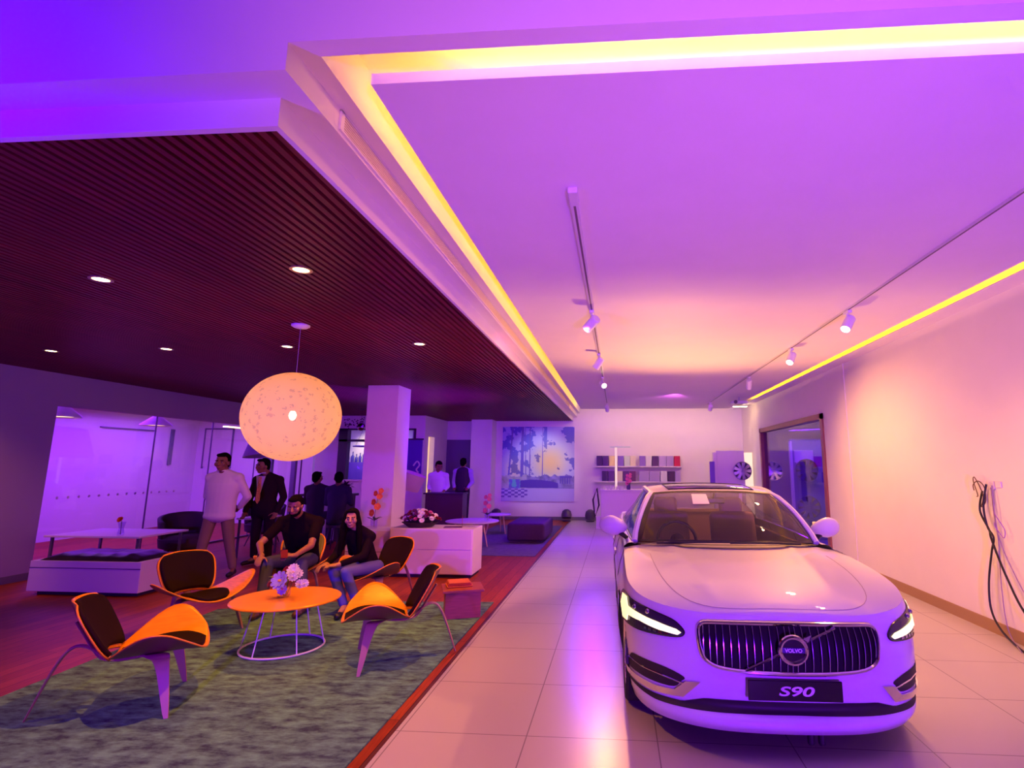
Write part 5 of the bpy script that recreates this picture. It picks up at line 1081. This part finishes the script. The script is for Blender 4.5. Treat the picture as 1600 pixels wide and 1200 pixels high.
barp('right dark-clothed person sitting behind the seated man, head bowed',-5.42,10.45,1.48,(-.6,1,-.1),mat('indigo_black_cloth',(.03,.01,.06),.8))
# 7,8 staff at the back
def standp(label,x,y,z,face,st,hs=1.0):
    h=z-.115
    return person(label,(x,y,h),face,(x,y,h-.14),[(x-.20,y,h-.23),(x+.20,y,h-.23)],[(x-.25,y+.03,h-.50),(x+.25,y+.03,h-.50)],[(x-.18,y-.16,h-.64),(x+.18,y-.16,h-.64)],[(x-.10,y,h-.72),(x+.10,y,h-.72)],
      [(x-.11,y,h-1.13),(x+.11,y,h-1.13)],[(x-.11,y+.02,.10),(x+.11,y+.02,.10)],[(x-.12,y-.14,0),(x+.12,y-.14,0)],st,hs,.012)
standp('standing person in a white shirt bending over the dark desk in the alcove',-4.60,14.00,1.70,(.6,-.8,-.4),dict(top=mat('white_cotton',(.75,.72,.8),.8),bottom=mat('dark_trousers',(.02,.012,.03),.8),shoe=blkS,sleeve=.8,hem=1),1.1)
t,P,R,f_,u_,RT=standp('standing person in a dark waistcoat with white sleeves, back turned, in the alcove',-4.04,14.3,1.80,(.1,1,0),dict(top=mat('lilac_white_cotton',(.45,.38,.6),.8),bottom=mat('dark_trousers',(.02,.012,.03),.8),shoe=blkS,sleeve=1.,hem=1))
mb=MB()
for q_ in range(12): z=.99+.042*q_; mb.ell((-4.04,14.3,z),(.208-.0006*abs(q_-5)**2,.165,.13))
remesh(mb,'waistcoat',mat('plum_waistcoat',(.03,.01,.035),.8),t,.012,4)

# ---------------------------------------------------------------- lights of the place and added fills
V=(.13,.0,1.0); VP=(.22,.01,1.0)
def spr(loc,aim,col,W,deg,blend,r,name): return spotlamp(loc,aim,col,W,math.radians(deg),blend,r,name)
# coloured event floods standing at the entrance, behind the camera, plus one added warm fill
spr((-4.8,-1.8,.6),(-3.2,3.0,4.6),V,1500,95,.9,.12,'violet_flood')
spr((1.6,-2.4,.5),(1.4,4,2.2),VP,2300,72,.9,.10,'violet_flood')
spr((-.2,-2.6,1.0),(1.2,5.5,5.0),(1,.32,.26),470,62,.9,.10,'rose_flood')
spr((-1.4,-2.4,1.4),(-5.5,6.5,.6),(.15,0,1),1700,75,.9,.10,'violet_flood')
spr((2.9,-1.6,1.2),(-1.3,4.2,3.0),(1,.32,.12),260,42,1,.10,'added_fascia_fill')  # added fill that warms the side fascia; no flood stands there
# meeting room, bar room, lounge
area((-10.3,10,2.8),(-10.3,10,0),(.28,.03,1.0),330,2.5,7,'meeting_room_light')
area((-9.6,12.5,2.7),(-10.5,14,0),(1,.6,.6),14,1,1,'meeting_room_warm_light')
area((-8.0,17.0,2.9),(-8.0,17.0,0),(.36,.22,1.0),80,2,2,'bar_room_light')
spr((-8.5,17.7,2.7),(-8.5,18.6,1.9),(1,.85,.3),90,100,.8,.05,'bar_shelf_light')
area((-4.8,13.0,2.9),(-4.8,14.5,0),(.24,.0,1.0),50,2.5,3,'lounge_violet_light')
area((-2.2,13.2,2.85),(-2.2,14.5,0),(.18,.0,1.0),110,1.5,3,'lounge_violet_light')
spr((-2.4,14.0,2.9),(-2.35,16.8,1.55),(.8,.75,1),150,48,.7,.05,'mural_light')
spr((-4.5,12.05,1.2),(-5.0,12.9,.3),(1,.9,.5),18,100,.8,.05,'floor_lamp_light')
spr((-3.3,10.6,.1),(-4.0,10.4,3.0),(.12,.0,1),2400,80,1,.1,'added_ceiling_violet')  # added to tint the slat ceiling violet; no such uplight stands here
spr((-.6,13.5,3.1),(-.7,10.3,0),(.16,0,1),850,95,1,.3,'added_floor_violet')  # added to turn the far floor violet; no fitting hangs here
# downlights
for i,(x,y,s_) in enumerate(DL):
    spr((x,y,2.96),(x,y,0) if i!=3 else (-5.8,7.6,.7),(1,.33,.02),(300,70,10,60,260,150)[i],(105,90,100,70,90,80)[i],.7,.03,'downlight_beam')
spr((-7.6,5.2,2.9),(-8.4,6.4,.8),(1,.33,.04),150,70,1,.05,'wall_wash')
# track spots
for i,(x,y,l,a) in enumerate(HL):
    if i in (6,7,3): continue
    spr((x,y-.12,2.98),a,((1,.13,.24) if i==0 else (1,.40,.09)),(260,220,300,0,75,520)[i],75,.8,.03,'track_beam')
# globe lamp
l=bpy.data.lights.new('globe_light','POINT'); l.energy=4; l.color=(1,.40,.08); l.shadow_soft_size=.05; o=bpy.data.objects.new('globe_light',l); C.objects.link(o); o.location=(gx,gy,gz)
# warm wash on wall and ceiling
spr((.9,9.4,.4),(1.2,5.9,3.2),(1,.47,.10),820,115,1,.08,'added_ceiling_bounce')  # added lamp standing in for light bounced off the car roof
spr((1.3,12.0,3.1),(1.2,16.5,1.5),(.8,.12,.8),130,110,.9,.1,'back_wall_light')
spr((1.6,8.6,2.9),(3.78,8.2,.9),(1,.46,.09),430,110,1,.05,'added_wall_fill')  # added fill where the track beams miss the wall; no fitting here
spr((1.6,4.2,2.9),(3.78,4.8,.6),(1,.46,.08),240,85,1,.05,'added_wall_fill')  # second added wall fill, nearer the entrance, without a fitting
area((4.2,12.4,2.4),(4.1,12.4,0),(.2,.0,1),40,.3,3.5,'passage_light')
